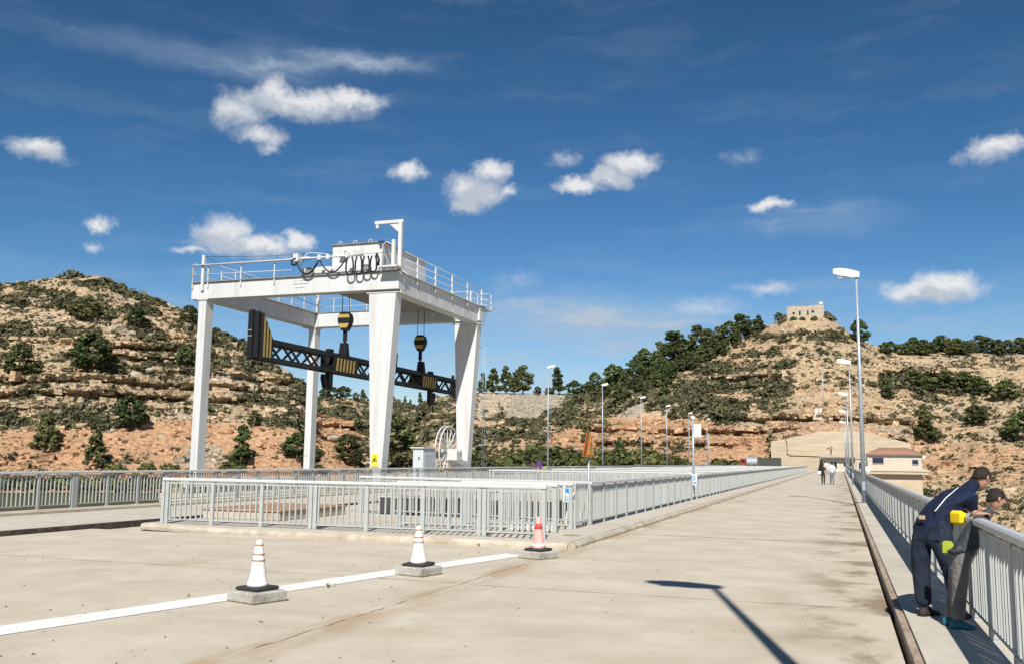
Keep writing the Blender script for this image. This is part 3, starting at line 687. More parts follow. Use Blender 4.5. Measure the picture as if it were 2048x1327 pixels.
# handrails
hr = MB(); XR = -20.93
def post(x, y, z0, z1, w=.05): cpart(MB().box(x - w / 2, x + w / 2, y - w / 2, y + w / 2, z0, z1), 'handrail_post', M_white)
for y in np.linspace(44.7, 54.2, 5): post(XR, y, 10.75, 12.2, .075)
post(XR, 55.9, 11.05, 12.2); post(-21.85, 55.9, 11.05, 12.2); post(-21.85, 54.7, 11.05, 12.2, .09)
for z in (11.45, 11.82, 12.2):
    hr.tube([(XR, 43.0, z), (XR, 55.9, z), (-21.85, 55.9, z), (-21.85, 54.65, z)], .022, 6)
for y in np.linspace(44.7, 53.6, 4): post(-33.3, y, 11.05, 12.15); post(-32.35, y, 11.05, 12.15)
for z in (11.6, 12.15): hr.tube([(-32.35, 43.3, z), (-32.35, 53.8, z)], .02, 6); hr.tube([(-33.4, 42.4, z), (-33.45, 43.1, z), (-33.3, 53.9, z), (-33.3, 54.5, z)], .02, 6); hr.tube([(-33.3, 54.55, z), (-21.9, 54.55, z)], .022, 6)
for x in np.linspace(-31.6, -23, 8): post(x, 54.55, 11.05, 12.15)
cpart(MB().box(-32.6, -32.42, 53.95, 54.13, 11.05, 13.0), 'rear_post', M_white)
for x in (-33.42, -32.42, -30.3, -28.2): post(x, 42.34, 10.75, 12.0, .06)
hr.tube([(-33.42, 42.34, 11.0), (-33.45, 42.3, 11.95), (-33.35, 42.25, 12.02), (-33.2, 42.25, 12.0)], .025, 6)
hr.tube([(-33.4, 42.3, 11.5), (-27, 42.34, 11.45)], .018, 6)
hr.tube([(-26.9, 42.8, 11.7), (-26.6, 42.8, 12.35), (-26.4, 42.8, 12.42), (-25.3, 42.8, 12.3)], .025, 6)
hr.tube([(-22.1, 42.9, 11.2), (-22.1, 42.9, 12.6), (-21.9, 42.9, 12.75), (-21.6, 42.9, 12.6)], .03, 6)
cpart(hr, 'handrail', M_white)
cpart(MB().tube([(-33.35, 42.2, 12.0), (-24.9, 42.2, 11.98), (-22.9, 42.2, 11.98)], .05, 8), 'festoon_rail', M_white)
cpart(MB().box(-32.84, -32.68, 42.28, 42.44, 10.6, 12.58), 'tension_post', M_white)
cpart(MB().box(-21.14, -20.98, 42.0, 42.16, 11.22, 12.62), 'tension_post', M_white)
cpart(MB().tube([(-32.76, 42.36, 12.5), (-29, 42.9, 12.42), (-25.2, 43.2, 12.45)], .012, 5).tube([(-32.76, 42.36, 12.5), (-32.4, 47, 12.0), (-32.0, 53, 11.4)], .012, 5).tube([(-24.9, 42.2, 11.98), (-21.1, 42.1, 12.0)], .012, 5), 'guy_wire', M_rope)
cpart(MB().box(-26.95, -26.65, 42.1, 42.5, 11.85, 12.25).box(-26.9, -26.2, 42.5, 42.9, 12.05, 12.15), 'cable_bracket', M_white)
for x in (-25.4, -24.9, -23.75): cpart(MB().box(x - .09, x + .09, 42.12, 42.28, 11.86, 12.12), 'cable_carrier', M_whited)
def sag(x0, x1, zt, zb, n=12, y=42.12):
    return [(x0 + (x1 - x0) * i / n, y, zt - (zt - zb) * (1 - (2 * i / n - 1) ** 2)) for i in range(n + 1)]
cpart(MB().tube(sag(-26.75, -25.42, 11.8, 11.12), .055, 7), 'festoon_cable', M_cable)
cpart(MB().tube(sag(-25.35, -23.8, 11.84, 11.13), .04, 7), 'festoon_cable', M_cable)
def loop(x0, zt, zb, w, y):
    c = x0 + w / 2; r_ = w * .42
    return [(x0 + w * .22, y, zt - .06), (x0 + w * .05, y, zt - .3), (x0 - .0, y, (zt + zb) / 2 - .1)] + [(c + r_ * 1.15 * math.cos(a), y, zb + r_ - r_ * abs(math.sin(a))) for a in np.linspace(math.pi, 2 * math.pi, 9)] + [(x0 + w, y, (zt + zb) / 2 - .1), (x0 + w * .95, y, zt - .3), (x0 + w * .78, y, zt - .06)]
for k, (x0, w, zb) in enumerate(((-23.72, .42, 10.93), (-23.2, .38, 10.92), (-22.78, .38, 10.98), (-22.36, .36, 11.02))):
    cpart(MB().tube(loop(x0, 11.92, zb, w, 42.02 + .02 * k), .045, 7), 'festoon_cable', M_cable)
cpart(MB().tube([(-26.78, 42.1, 12.0), (-27.0, 42.1, 11.9), (-27.02, 42.1, 11.7), (-26.85, 42.1, 11.62), (-26.72, 42.1, 11.78)], .06, 7), 'festoon_cable', M_cable)
cpart(MB().tube([(-22.0, 42.05, 11.95), (-21.86, 42.05, 11.6), (-21.9, 42.05, 11.3)], .06, 7), 'festoon_cable', M_cable)
# jib
jb = cpart(MB().box(-20.93, -20.75, 42.3, 42.48, 10.9, 13.7), 'jib_post', M_white)
cpart(MB().box(-22.3, -20.7, 42.32, 42.46, 13.56, 13.72), 'jib_arm', M_white, jb)
cpart(MB().prism([(-20.94, 13.555), (-21.5, 13.555), (-20.94, 13.05)], 'y', 42.37, 42.41), 'gusset', M_white, jb)
cpart(MB().box(-22.24, -22.1, 42.34, 42.44, 13.36, 13.555), 'jib_pulley', M_whited, jb)
cpart(MB().bar((-20.84, 42.4, 11.15), (-20.5, 42.6, 10.9), .1, .04).box(-20.86, -20.8, 42.5, 43.1, 9.95, 10.1), 'jib_bracket', M_white)
# print on the girder
pr = MB().box(-27.05, -26.2, 42.392, 42.397, 10.83, 10.845).box(-27.1, -26.1, 42.392, 42.397, 10.66, 10.69).box(-26.9, -26.35, 42.392, 42.397, 10.46, 10.485)
cpart(pr, 'girder_print', M_flange)
# warning sign on the near right leg
ws = cpart(MB().box(-22.13, -21.77, 42.405, 42.435, 1.22, 1.86), 'warning_sign', M_signy)
cpart(MB().prism([(-22.09, 1.48), (-21.81, 1.48), (-21.95, 1.80)], 'y', 42.395, 42.404), 'triangle', M_black, ws)
cpart(MB().prism([(-22.045, 1.51), (-21.855, 1.51), (-21.95, 1.74)], 'y', 42.385, 42.394), 'triangle_field', M_signy, ws)
cpart(MB().prism([(-22.0, 1.53), (-21.9, 1.53), (-21.9, 1.59), (-21.95, 1.66), (-22.0, 1.59)], 'y', 42.375, 42.384), 'pictogram', M_black, ws)
cpart(MB().box(-22.08, -21.82, 42.398, 42.404, 1.29, 1.305).box(-22.05, -21.85, 42.398, 42.404, 1.35, 1.365), 'text_line', M_flange, ws)
# cabinet on the sill, cable reel, ladder
cb = cpart(MB().box(-21.95, -21.35, 46.9, 48.5, .45, 2.2, bev=.015), 'cabinet', M_grey)
cpart(MB().box(-22.1, -21.28, 46.8, 48.58, 2.203, 2.27), 'cabinet_roof', M_whited, cb)
cpart(MB().box(-21.347, -21.33, 47.0, 48.4, .55, 1.75).box(-21.347, -21.33, 47.0, 48.4, 1.78, 2.15), 'cabinet_door', M_grey, cb)
cpart(MB().box(-21.62, -21.56, 46.87, 46.898, 1.6, 1.75), 'handle', M_black, cb)
RC = Vector((-22.55, 53.0, 2.1)); RR = 1.52
rl = cpart(MB().tube([(RC.x - .45, RC.y, RC.z), (RC.x + .9, RC.y, RC.z)], [.16, .13], 12), 'cable_reel', M_whited)
for dx in (-.14, .14):
    cpart(MB().tube([(RC.x + dx, RC.y + RR * math.cos(a), RC.z + RR * math.sin(a)) for a in np.linspace(0, 2 * math.pi, 40, endpoint=False)], .045, 6, closed=True), 'rim', M_whited, rl)
for k in range(14):
    a = 2 * math.pi * k / 14; sp = MB()
    for dx in (-.14, .14): sp.bar((RC.x + dx * .3, RC.y + .15 * math.cos(a), RC.z + .15 * math.sin(a)), (RC.x + dx, RC.y + RR * math.cos(a), RC.z + RR * math.sin(a)), .05, .035)
    cpart(sp, 'spoke', M_whited, rl)
cpart(MB().prism([(51.9, 1.55), (53.75, 1.55), (53.75, 1.0), (53.4, 1.25)], 'x', -22.3, -21.55), 'reel_bracket', M_white)
cpart(MB().box(-22.3, -21.7, 52.5, 53.3, 1.56, 2.2, bev=.05), 'reel_motor', M_whited)
cpart(MB().box(-21.63, -21.6, 53.9, 54.3, 3.1, 3.7), 'wood_patch', M_brown)
ld = MB()
for s_ in (0, .4): ld.tube([(-20.95, 54.75 + s_, -.3), (-20.95, 54.75 + s_, 11.0)], .012, 6)
for k in range(36): ld.tube([(-20.95, 54.75, .1 + k * .3), (-20.95, 55.15, .1 + k * .3)], .008, 5)
for z in (2.5, 4.6, 6.5, 8.6): ld.box(-21.25, -20.96, 54.9, 54.97, z, z + .06)
cpart(ld, 'ladder', M_galv)
# rear girder lamps
for x in (-24.0, -22.2): cpart(MB().box(x - .12, x + .12, 53.7, 53.797, 10.55, 10.75), 'work_lamp', M_lamp)
# hooks and ropes
def hook(y, zc):
    X = -24.3
    pf_ = [(X - .30, zc + .35), (X - .36, zc + .15), (X - .36, zc - .02), (X - .28, zc - .25), (X - .13, zc - .5), (X + .13, zc - .5), (X + .28, zc - .25), (X + .36, zc - .02), (X + .36, zc + .15), (X + .30, zc + .35), (X + .15, zc + .48), (X - .15, zc + .48)]
    hb = cpart(MB().prism(pf_, 'y', y - .2, y + .2), 'hook_block', M_black)
    for za, zb in ((zc + .17, zc + .34), (zc - .36, zc - .14)):
        def xw(z): return np.interp(z, [zc - .5, zc - .25, zc - .02, zc + .15, zc + .35], [.13, .28, .36, .36, .30]) - .01
        for yy in (y - .212, y + .203):
            cpart(MB().prism([(X - xw(za), za), (X + xw(za), za), (X + xw(zb), zb), (X - xw(zb), zb)], 'y', yy, yy + .009), 'stripe', M_yel, hb)
    cpart(MB().box(X - .1, X + .1, y - .05, y + .05, zc - 1.05, zc - .503).box(X - .045, X + .045, y - .06, y + .06, zc - 1.35, zc - 1.05), 'hook_shank', M_black, hb)
    for dx in (-.22, .22): cpart(MB().tube([(X + dx, y, zc + .4), (X + dx * .9, y, 10.9)], .02, 6), 'hoist_rope', M_rope)
hook(43.2, 8.72); hook(52.6, 8.72)

# ------------------------------------------------------------------ lifting beam hanging from the hooks
LO = Vector((-24.3, 47.9, 6.4))
lb = thing('lifting_beam', 'long black lattice lifting beam with yellow stripes hanging from the crane hooks', 'lifting beam', LO)
def lpart(mb, name, m_, parent=None):
    mb.v = [(x - LO.x, y - LO.y, z - LO.z) for x, y, z in mb.v]; return mb.build(name, m_, parent or lb)
YL, YR, ZU, ZD = 35.2, 60.8, 6.88, 5.92
for dx in (-.3, .3):
    lpart(MB().box(LO.x + dx - .09, LO.x + dx + .09, YL, YR, ZU - .2, ZU), 'top_chord', M_black)
    lpart(MB().box(LO.x + dx - .08, LO.x + dx + .08, YL, YR, ZD, ZD + .15), 'bottom_chord', M_black)
    n = 28; ys = np.linspace(YL + .9, YR - .9, n + 1)
    for i in range(n):
        a, b_ = (ZD + .15, ZU - .2) if i % 2 == 0 else (ZU - .2, ZD + .15)
        lpart(MB().bar((LO.x + dx, ys[i], a), (LO.x + dx, ys[i + 1], b_), .085, .08, up=(1, 0, 0)), 'lattice_brace', M_black)
cr_ = MB()
for y in np.linspace(YL + 1, YR - 1, 14): cr_.box(LO.x - .21, LO.x + .21, y - .05, y + .05, ZU - .12, ZU - .02)
lpart(cr_, 'cross_tie', M_black)
for ya, yb, s_ in ((34.95, 35.4, 1), (60.7, 61.15, -1)):
    gs = MB().box(LO.x - .26, LO.x - .02, ya + .08, ya + .3, 5.9, 8.1, bev=.04).box(LO.x + .03, LO.x + .27, ya + .1, ya + .32, 5.95, 8.02, bev=.04)
    g_ = lpart(gs, 'guide_shoe', M_black)
    for z in (6.9, 7.15): lpart(MB().box(LO.x - .25, LO.x - .04, ya + .04, ya + .077, z, z + .05), 'cleat', M_flange, g_)
    yo = ya + .26 if s_ > 0 else yb - .26
    for dx in (-.3, .3):
        gp = lpart(MB().prism([(yo, 5.95), (yo + s_ * .8, 5.95), (yo + s_ * .8, 6.87), (yo + s_ * .02, 7.95)], 'x', LO.x + dx - .11, LO.x + dx + .11), 'gusset_plate', M_black)
        for k in range(4):
            y1 = yo + s_ * (.06 + .24 * k); y2 = y1 + s_ * .12
            def zt(y): return 7.95 - abs(y - yo) * 1.36
            for fx in (LO.x + dx - .119, LO.x + dx + .112):
                if k < 3: lpart(MB().prism([(y1, 6.02), (y2, 6.02), (y2, zt(y2) - .05), (y1, zt(y1) - .05)], 'x', fx, fx + .007), 'stripe', M_yel, gp)
for yc, s_ in ((42.7, 1), (53.2, -1)):
    for dx in (-.41, .33):
        pp = lpart(MB().box(LO.x + dx, LO.x + dx + .08, yc - 1.2, yc + 1.2, ZD + .03, ZU - .02), 'stiffener_plate', M_black)
        for k in range(6):
            y1 = yc - .95 + k * .34
            for fx in (LO.x + dx - .009, LO.x + dx + .082):
                lpart(MB().prism([(y1 - .06, ZD + .08), (y1 + .1, ZD + .08), (y1 + .2, ZU - .22), (y1 + .04, ZU - .22)], 'x', fx, fx + .007), 'stripe', M_yel, pp)
    yh = yc + s_ * .45
    lpart(MB().prism([(-24.55, ZU + .003), (-24.05, ZU + .003), (-24.14, 7.58), (-24.46, 7.58)], 'y', yh - .16, yh + .16), 'lifting_lug', M_black)
    ya = yc - s_ * 1.0
    hk = lpart(MB().box(-24.42, -24.18, ya - .2, ya + .2, 5.05, 7.1), 'grab_arm', M_black)
    lpart(MB().prism([(ya - s_ * .203, 5.0), (ya - s_ * .203, 5.35), (ya - s_ * .62, 5.78), (ya - s_ * .66, 5.55), (ya - s_ * .45, 5.1)], 'x', -24.4, -24.2), 'grab_claw', M_black, hk)
lpart(MB().prism([(48.8, ZU), (49.2, ZU), (49.3, 7.7), (49.1, 7.7)], 'x', -24.4, -24.2), 'guide_horn', M_black)

# ------------------------------------------------------------------ street lamps
def lamp(x, y, z, hgt_, side, label, group):
    t = thing('street_lamp', label, 'street lamp', (x, y, z), 0, group)
    MB().tube([(0, 0, 0), (0, 0, hgt_)], [.10, .045] if side < 0 else [.075, .035], 14).build('lamp_post', M_galv, t)
    MB().box(-.14, .14, -.14, .14, .0, .02, bev=.005).build('base_plate', M_galv, t)
    MB().box(-.06, .06, -.108, -.095, .5, .85).build('hatch', M_galv, t)
    h = MB(); s_ = side; rings = []; q_ = 1 if side < 0 else .62
    for u_, w, a, b_ in ((.12, .10, -.13, .06), (.0, .13, -.15, .10), (-.3, .17, -.12, .20), (-.62, .16, -.05, .25), (-.88, .06, .06, .22)):
        rings.append([(s_ * -u_ * q_, -w * q_, hgt_ + a * q_ + .02), (s_ * -u_ * q_, w * q_, hgt_ + a * q_ + .02), (s_ * -u_ * q_, w * .8 * q_, hgt_ + b_ * q_), (s_ * -u_ * q_, 0, hgt_ + (b_ + .05) * q_), (s_ * -u_ * q_, -w * .8 * q_, hgt_ + b_ * q_)])
    h.loft(rings, sm=False); h.build('lamp_head', M_lamp, t)
    MB().box(min(s_ * .2, s_ * .7) * q_, max(s_ * .2, s_ * .7) * q_, -.11 * q_, .11 * q_, hgt_ - .12 * q_, hgt_ - .09 * q_).build('lamp_glass', M_grey, t)
    return t
for k, y in enumerate((3.5, 40.0, 75.4, 111, 148.5, 186.5)):
    lamp(.82, y, .12, 9.12, -1, ('grey street lamp behind the camera that throws its shadow on the road', 'nearest tall grey street lamp on the right pavement', 'second grey street lamp along the right pavement', 'third grey street lamp along the right pavement', 'fourth grey street lamp along the right pavement', 'farthest street lamp of the right pavement, by the entrance shed')[k], 'street lamps on the right pavement')
for k, y in enumerate((68.8, 86.3, 104.5, 121, 140, 160)):
    lamp(-20.98, y, .15, 8.55, 1, ('%s thin pale lamp post of the row behind the bays, counted from the crane' % ('first', 'second', 'third', 'fourth', 'fifth', 'sixth')[k]), 'lamp posts behind the far bays')

# ------------------------------------------------------------------ traffic cones and signs
def cone(x, y, rz, kind, label, lean=0):
    bl = tag(MB().box(-.24, .24, -.24, .24, 0, .125, bev=.018).build('concrete_block', M_cblock, None, (x, y, 0), rz), {0: 'rough concrete block under the nearest white cone', 1: 'grey concrete block under the middle cone on the white line', 2: 'grey concrete block under the pink cone by the kerb corner'}[kind], 'block')
    t = thing('traffic_cone', label, 'traffic cone', (x, y, .127), rz + .1)
    t.rotation_euler.x = lean
    MB().box(-.175, .175, -.175, .175, 0, .045, bev=.018).build('cone_base', M_rub, t)
    body = [(.128, .046), (.12, .075), (.104, .12), (.094, .16), (.086, .22), (.078, .28), (.07, .34), (.058, .42), (.045, .50), (.037, .54), (.033, .56), (.012, .567)]
    mm_ = M_conew if kind < 2 else M_conep
    MB().lathe(body, 26).build('cone_body', mm_, t)
    def ring(z0, z1, m_, nm):
        ri = lambda z: np.interp(z, [q[1] for q in body], [q[0] for q in body])
        MB().lathe([(ri(z0) - .004, z0), (ri(z0) + .006, z0 + .003), (ri(z1) + .006, z1 - .003), (ri(z1) - .004, z1)], 26).build(nm, m_, t)
    if kind < 2:
        for z in (.325, .395, .50): ring(z, z + .018, M_coneo, 'cone_ring')
    else:
        ring(.36, .455, M_coner, 'cone_band'); ring(.07, .12, M_conew, 'cone_band')
    return t
cone(-6.42, 9.58, R_(-18), 0, 'white traffic cone with orange rings, nearest the camera')
cone(-5.78, 12.63, R_(-14), 1, 'white traffic cone with orange rings, middle one on the white line', .03)
cone(-4.90, 15.55, R_(-22), 2, 'faded pink traffic cone with a red band at the kerb corner')
t = thing('warning_sign', 'orange and yellow triangular warning sign on a post behind the side railing', 'road sign', (-5.95, 23.0, .12), R_(88))
MB().tube([(0, 0, 0), (0, 0, 1.66)], .035, 10).build('sign_post', M_galv, t)
MB().prism([(-.36, 1.62), (.36, 1.62), (0, 2.24)], 'y', -.055, -.04).build('sign_plate', M_signo, t)
MB().prism([(-.25, 1.68), (.25, 1.68), (0, 2.11)], 'y', -.061, -.056).build('sign_field', M_signi, t)
MB().prism([(-.025, 1.80), (.025, 1.80), (.035, 1.98), (-.035, 1.98)], 'y', -.066, -.062).prism([(-.025, 1.73), (.025, 1.73), (.025, 1.775), (-.025, 1.775)], 'y', -.066, -.062).build('pictogram', M_black, t)
MB().prism([(-.36, 1.62), (.36, 1.62), (0, 2.24)], 'y', .037, .05).build('sign_plate', M_signo, t)
MB().prism([(-.25, 1.68), (.25, 1.68), (0, 2.11)], 'y', .051, .056).build('sign_field', M_signi, t)
t = thing('instrument_pole', 'grey instrument pole with white box behind the second gate', 'pole', (-5.86, 40.2, .12))
MB().tube([(0, 0, 0), (0, 0, 3.3)], .045, 10).build('pole', M_galv, t)
MB().box(.06, .34, -.12, .12, 2.55, 3.1, bev=.02).build('instrument_box', M_lamp, t)
MB().lathe([(.05, 3.303), (.09, 3.33), (.09, 3.42), (.02, 3.46)], 12).build('camera_head', M_lamp, t)
MB().bar((-.3, 0, 3.2), (.1, 0, 3.2), .03, .03).build('cross_arm', M_galv, t)

# ------------------------------------------------------------------ far end of the dam
t = thing('abutment_wall', 'broad pale concrete abutment wall with stepped sloping top at the end of the road', 'wall', (0, 215, 0))
MB().prism([(-14.4, -3), (14.0, -3), (14.0, 5.95), (6.0, 8.1), (2.0, 8.65), (-4.1, 8.5), (-11.1, 6.9), (-14.4, 6.3)], 'y', 0, 8).build('wall_body', M_wallc, t)
for k, z in enumerate(np.arange(1.2, 8.2, .8)):
    x0 = max(-14.3, np.interp(z, [6.3, 6.9, 8.5], [-14.3, -11.1, -4.1])) if z > 6.3 else -14.3
    x1 = np.interp(z, [5.95, 8.1, 8.65], [13.9, 6, 2]) if z > 5.95 else 13.9
    MB().box(x0 + .1, x1 - .1, -.03, -.003, z, z + .05).build('pour_joint', M_plaster, t)
for x in (-11.0, -4.2, 2.6, 9): MB().box(x, x + .06, -.04, -.003, 0, 6.0).build('pour_joint', M_plaster, t)
MB().tube([(-11.3, -.1, 6.7), (-11.0, -.1, 6.2), (-11.0, -.1, 3.6), (-10.4, -.1, 3.25), (-4.3, -.1, 3.1), (-4.2, -.1, .3)], .07, 6).build('drain_pipe', M_dark, t)
MB().tube([(-2.2, -.1, 3.6), (-1.9, -.1, 4.4), (-2.4, -.1, 5.0), (-2.9, -.1, 4.7)], .05, 5).tube([(-1.9, -.1, 3.5), (-1.7, -.1, 5.2), (-2.1, -.1, 5.2)], .06, 5).build('cable', M_dark, t)
t = thing('entrance_shed', 'low plastered entrance shed with flat dark canopy against the abutment wall', 'building', (0, 209, 0))
MB().box(-3.7, 2.6, 0, 5.8, 0, 2.75).build('wall', M_plaster, t)
MB().box(-4.0, 3.0, -1.2, 5.7, 2.753, 3.05, bev=.04).build('roof', M_flange, t)
dd = MB().box(-2.3, -.6, -.06, -.003, 0, 2.2).build('door', M_grey, t); MB().box(-2.1, -1.5, -.09, -.063, .6, 2.0).box(-1.4, -.8, -.09, -.063, .6, 2.0).build('door_glass', M_glass, dd)
for x in (.4, 1.5): w_ = MB().box(x, x + .8, -.05, -.003, 1.0, 2.0).build('window', M_grey, t); MB().box(x + .1, x + .7, -.07, -.053, 1.1, 1.9).build('pane', M_glass, w_)
MB().box(-3.2, -2.6, -.05, -.003, 1.3, 1.9).build('notice', M_signw, t)
t = thing('tiled_house', 'small house with red tiled hip roof and navy shutters beside the dam', 'house', (9.0, 180, 0))
MB().box(-4.6, 4.4, 0, 7, .75, 3.33).build('wall', M_plaster, t)
rf = MB(); rf.loft([[(-5.0, -.5, 3.36), (4.75, -.5, 3.36), (4.75, 7.5, 3.36), (-5.0, 7.5, 3.36)], [(-2.4, 3.2, 4.55), (2.2, 3.2, 4.55), (2.2, 3.8, 4.55), (-2.4, 3.8, 4.55)]]); rf = rf.build('roof', M_tile, t)
for k in range(38):
    x = -4.85 + k * .255; c_ = max(0, 1 - max(0, (abs(x - -.1) - 2.3) / 2.6))
    if c_ > .1: MB().tube([(x, -.56, 3.37), (x * (1 - .0), -.5 + 3.65 * c_, 3.41 + 1.16 * c_)], .06, 5).build('tile', M_tile, rf)
MB().box(-4.95, 4.7, -.45, -.3, 3.2, 3.355).build('eave_board', M_flange, t)
for x0, x1, z0, z1 in ((-3.7, -1.9, 1.75, 2.75), (2.8, 3.75, 1.65, 2.45), (-6.2, -4.65, 1.5, 2.6)):
    if x0 > -5: MB().box(x0, x1, -.08, -.003, z0, z1).build('shutter', M_blue, t); MB().box(x0 - .08, x1 + .08, -.12, -.003, z0 - .1, z0 - .003).build('sill', M_wallc, t)
MB().box(4.5, 4.9, -.7, -.35, 2.6, 3.15, bev=.05).build('floodlight', M_lamp, t)
MB().box(-5.8, 5.0, -2.6, 9, -.05, .748).build('terrace', M_wallc, t)
MB().box(-5.9, 5.1, -2.75, -2.603, .45, .8).build('parapet', M_plaster, t)
MB().box(-5.6, 4.2, -1.6, 9, -16, -.053).build('basement', M_wallc, t)
dish = thing('satellite_dish', 'small white satellite dish on a post beside the house', 'satellite dish', (4.35, 176, .75))
MB().tube([(0, 0, -1.0), (0, 0, 1.0)], .05, 8).build('mast', M_galv, dish); MB().lathe([(0.02, 0), (.3, .05), (.5, .16), (.48, .17), (.28, .08), (.02, .03)], 18).build('dish', M_lamp, dish).rotation_euler = (R_(75), 0, 0)
dish.children[1].location = (0, -.1, 1.2)
t = thing('blue_door_block', 'small pale hut with dark navy doorway left of the tiled house', 'hut', (3.1, 196, 0)); MB().box(-.3, 2.2, 0, 3, -3, 2.6).build('wall', M_plaster, t); MB().box(.2, 1.4, -.06, -.003, .2, 1.9).build('door', M_blue, t); MB().box(-.5, 2.4, -.2, 3.2, 2.603, 2.75).build('roof', M_wallc, t)
# lower yard on the downstream side
struct(MB().box(1.385, 3.4, 60, 214, DB, -2.2).build('downstream_ledge', M_slab))
t = thing('retaining_wall', 'pale concrete retaining wall below the house terrace', 'wall', (8, 172, -16)); MB().box(-6.5, 9, 0, 3, 0, 12.2).build('wall_body', M_wallc, t)
for k in range(7): MB().box(-6.3 + k * 2.2, -6.22 + k * 2.2, -.05, -.003, 0, 12).build('pour_joint', M_plaster, t)
# lorry and container by the abutment
t = thing('parked_lorry', 'red-cabbed lorry with round silver tank parked at the far end behind the bays', 'lorry', (-17.3, 190, .12))
MB().box(-1.3, -.3, 0, 2.2, .7, 2.3, bev=.12).build('cab', M_red, t); MB().box(-1.15, -.45, -.02, -.003, 1.5, 2.1).build('windscreen', M_glass, t)
MB().loft([[(x, 1.1 + 1.1 * math.cos(a), 1.75 + 1.0 * math.sin(a)) for a in np.linspace(0, 2 * math.pi, 16, endpoint=False)] for x in (-.1, 1.9)]).build('tank', M_silver, t)
for x in (-1.4, .3, 1.4): MB().loft([[(x + .45 * math.cos(a), y, .45 + .45 * math.sin(a)) for a in np.linspace(0, 2 * math.pi, 14, endpoint=False)] for y in (0, .3)]).build('wheel', M_black, t)
t = thing('storage_container', 'dark green storage container beside the parked lorry', 'container', (-13.2, 190, .12)); MB().box(-2, 2.2, 0, 2.4, .1, 2.5).build('container_body', M_green, t)
for k in range(14): MB().box(-1.95 + k * .3, -1.83 + k * .3, -.05, -.003, .15, 2.45).build('rib', M_green, t)
# ruin on the summit
def tpick(px, py):                                                    # point of the slope seen at that place of the photograph
    i = int(np.argmin(np.abs(PX[:, NT // 2] - px))); best = None
    for ii in range(max(0, i - 40), min(NA, i + 41)):
        d = np.abs(PX[ii] - px) + 3 * np.abs(PY[ii] - py); j = int(np.argmin(d))
        if best is None or d[j] < best[0]: best = (d[j], ii, j)
    _, ii, j = best
    return np.array([X3[ii, j], Y3[ii, j], Z3[ii, j]])
rp = tpick(1612, 634)
t = thing('ruined_building', 'ruined flat-topped masonry building on the right-hand hilltop', 'ruin', (rp[0], rp[1], rp[2] - 1.2), R_(3))
MB().prism([(-5.9, 0), (5.9, 0), (5.9, 5.2), (3.5, 5.25), (2.9, 4.9), (2.2, 5.1), (.4, 4.85), (-1.5, 5.0), (-3, 4.8), (-3.4, 5.05), (-5.2, 4.9), (-5.9, 4.5)], 'y', 0, 6).build('wall', M_ruin, t)
for x, z0, w, h_ in ((-4.1, 2.3, .8, .7), (-2.0, 1.8, .55, 1.6), (.6, 1.8, .5, 1.6), (2.0, 2.6, .9, .8)):
    MB().box(x, x + w, -.04, -.003, z0, z0 + h_).build('window', M_glass, t)
rr_ = MB()
for x in np.linspace(-2.2, 5.7, 7): rr_.box(x - .05, x + .05, .3, .4, 5.0, 6.3)
rr_.box(-2.2, 5.7, .3, .4, 6.25, 6.35); rr_.build('roof_railing', M_flange, t); MB().box(4.6, 5.6, .2, .29, 5.5, 6.15).build('sign_board', M_signw, t)
# utility pole on the hillside and small posts
up = tpick(1648, 832)
t = thing('utility_pole', 'thin utility pole with white cabinets halfway up the right hill', 'utility pole', tuple(up - np.array([0, 0, .4])))
MB().tube([(0, 0, 0), (0, 0, 11.5)], [.13, .07], 8).build('pole', M_galv, t); MB().box(-1.9, -1.2, -.3, .3, .6, 2.2).box(-.9, -.4, -.3, .3, .5, 2.2).build('cabinet', M_signw, t); MB().box(-2.4, 2, -.5, .8, -.4, .5).build('plinth', M_wallc, t)
for k, (px, py) in enumerate(((1418, 905), (1378, 905))):
    d = ray(px, py); y = 150 + 20 * k; x = d[0] / d[1] * y
    t = thing('utility_pole', ('thin grey pole with small dark box beyond the bays, before the orange cliff' if k == 0 else 'thin grey pole without box beyond the bays'), 'utility pole', (x, y, .12)); MB().tube([(0, 0, 0), (0, 0, 6.0)], .07, 8).build('pole', M_galv, t)
    if k == 0: MB().box(-.5, -.1, -.1, .1, .9, 1.9).build('box', M_flange, t)

# ------------------------------------------------------------------ vegetation
rng = np.random.default_rng(7)
def quads(P, Nrm, size):
    n = len(P); r_ = rng.normal(size=(n, 3)); nn = Nrm + .75 * r_; nn /= np.linalg.norm(nn, axis=1)[:, None]
    a = np.cross(nn, rng.normal(size=(n, 3))); a /= np.linalg.norm(a, axis=1)[:, None]; b_ = np.cross(nn, a)
    s1 = (size * rng.uniform(.6, 1.3, n))[:, None]; s2 = s1 * rng.uniform(.45, .9, n)[:, None]
    V = np.stack([P - a * s1, P - b_ * s2, P + a * s1, P + b_ * s2], 1).reshape(-1, 3)
    return V, np.arange(4 * n).reshape(n, 4)
def dome(n, size, flat=.75):
    d = rng.normal(size=(n, 3)); d[:, 2] = np.abs(d[:, 2]) * .9 - .12; d /= np.linalg.norm(d, axis=1)[:, None]
    lump = .72 + .42 * vnoise(d[:, 0] * 2.2 + 9, d[:, 1] * 2.2 + 5, d[:, 2] * 2.2, int(rng.integers(1000)))
    rad = lump * rng.uniform(.55, 1.0, n) ** .5
    P = d * rad[:, None] * np.array([1, 1, flat])
    return quads(P, d, size)
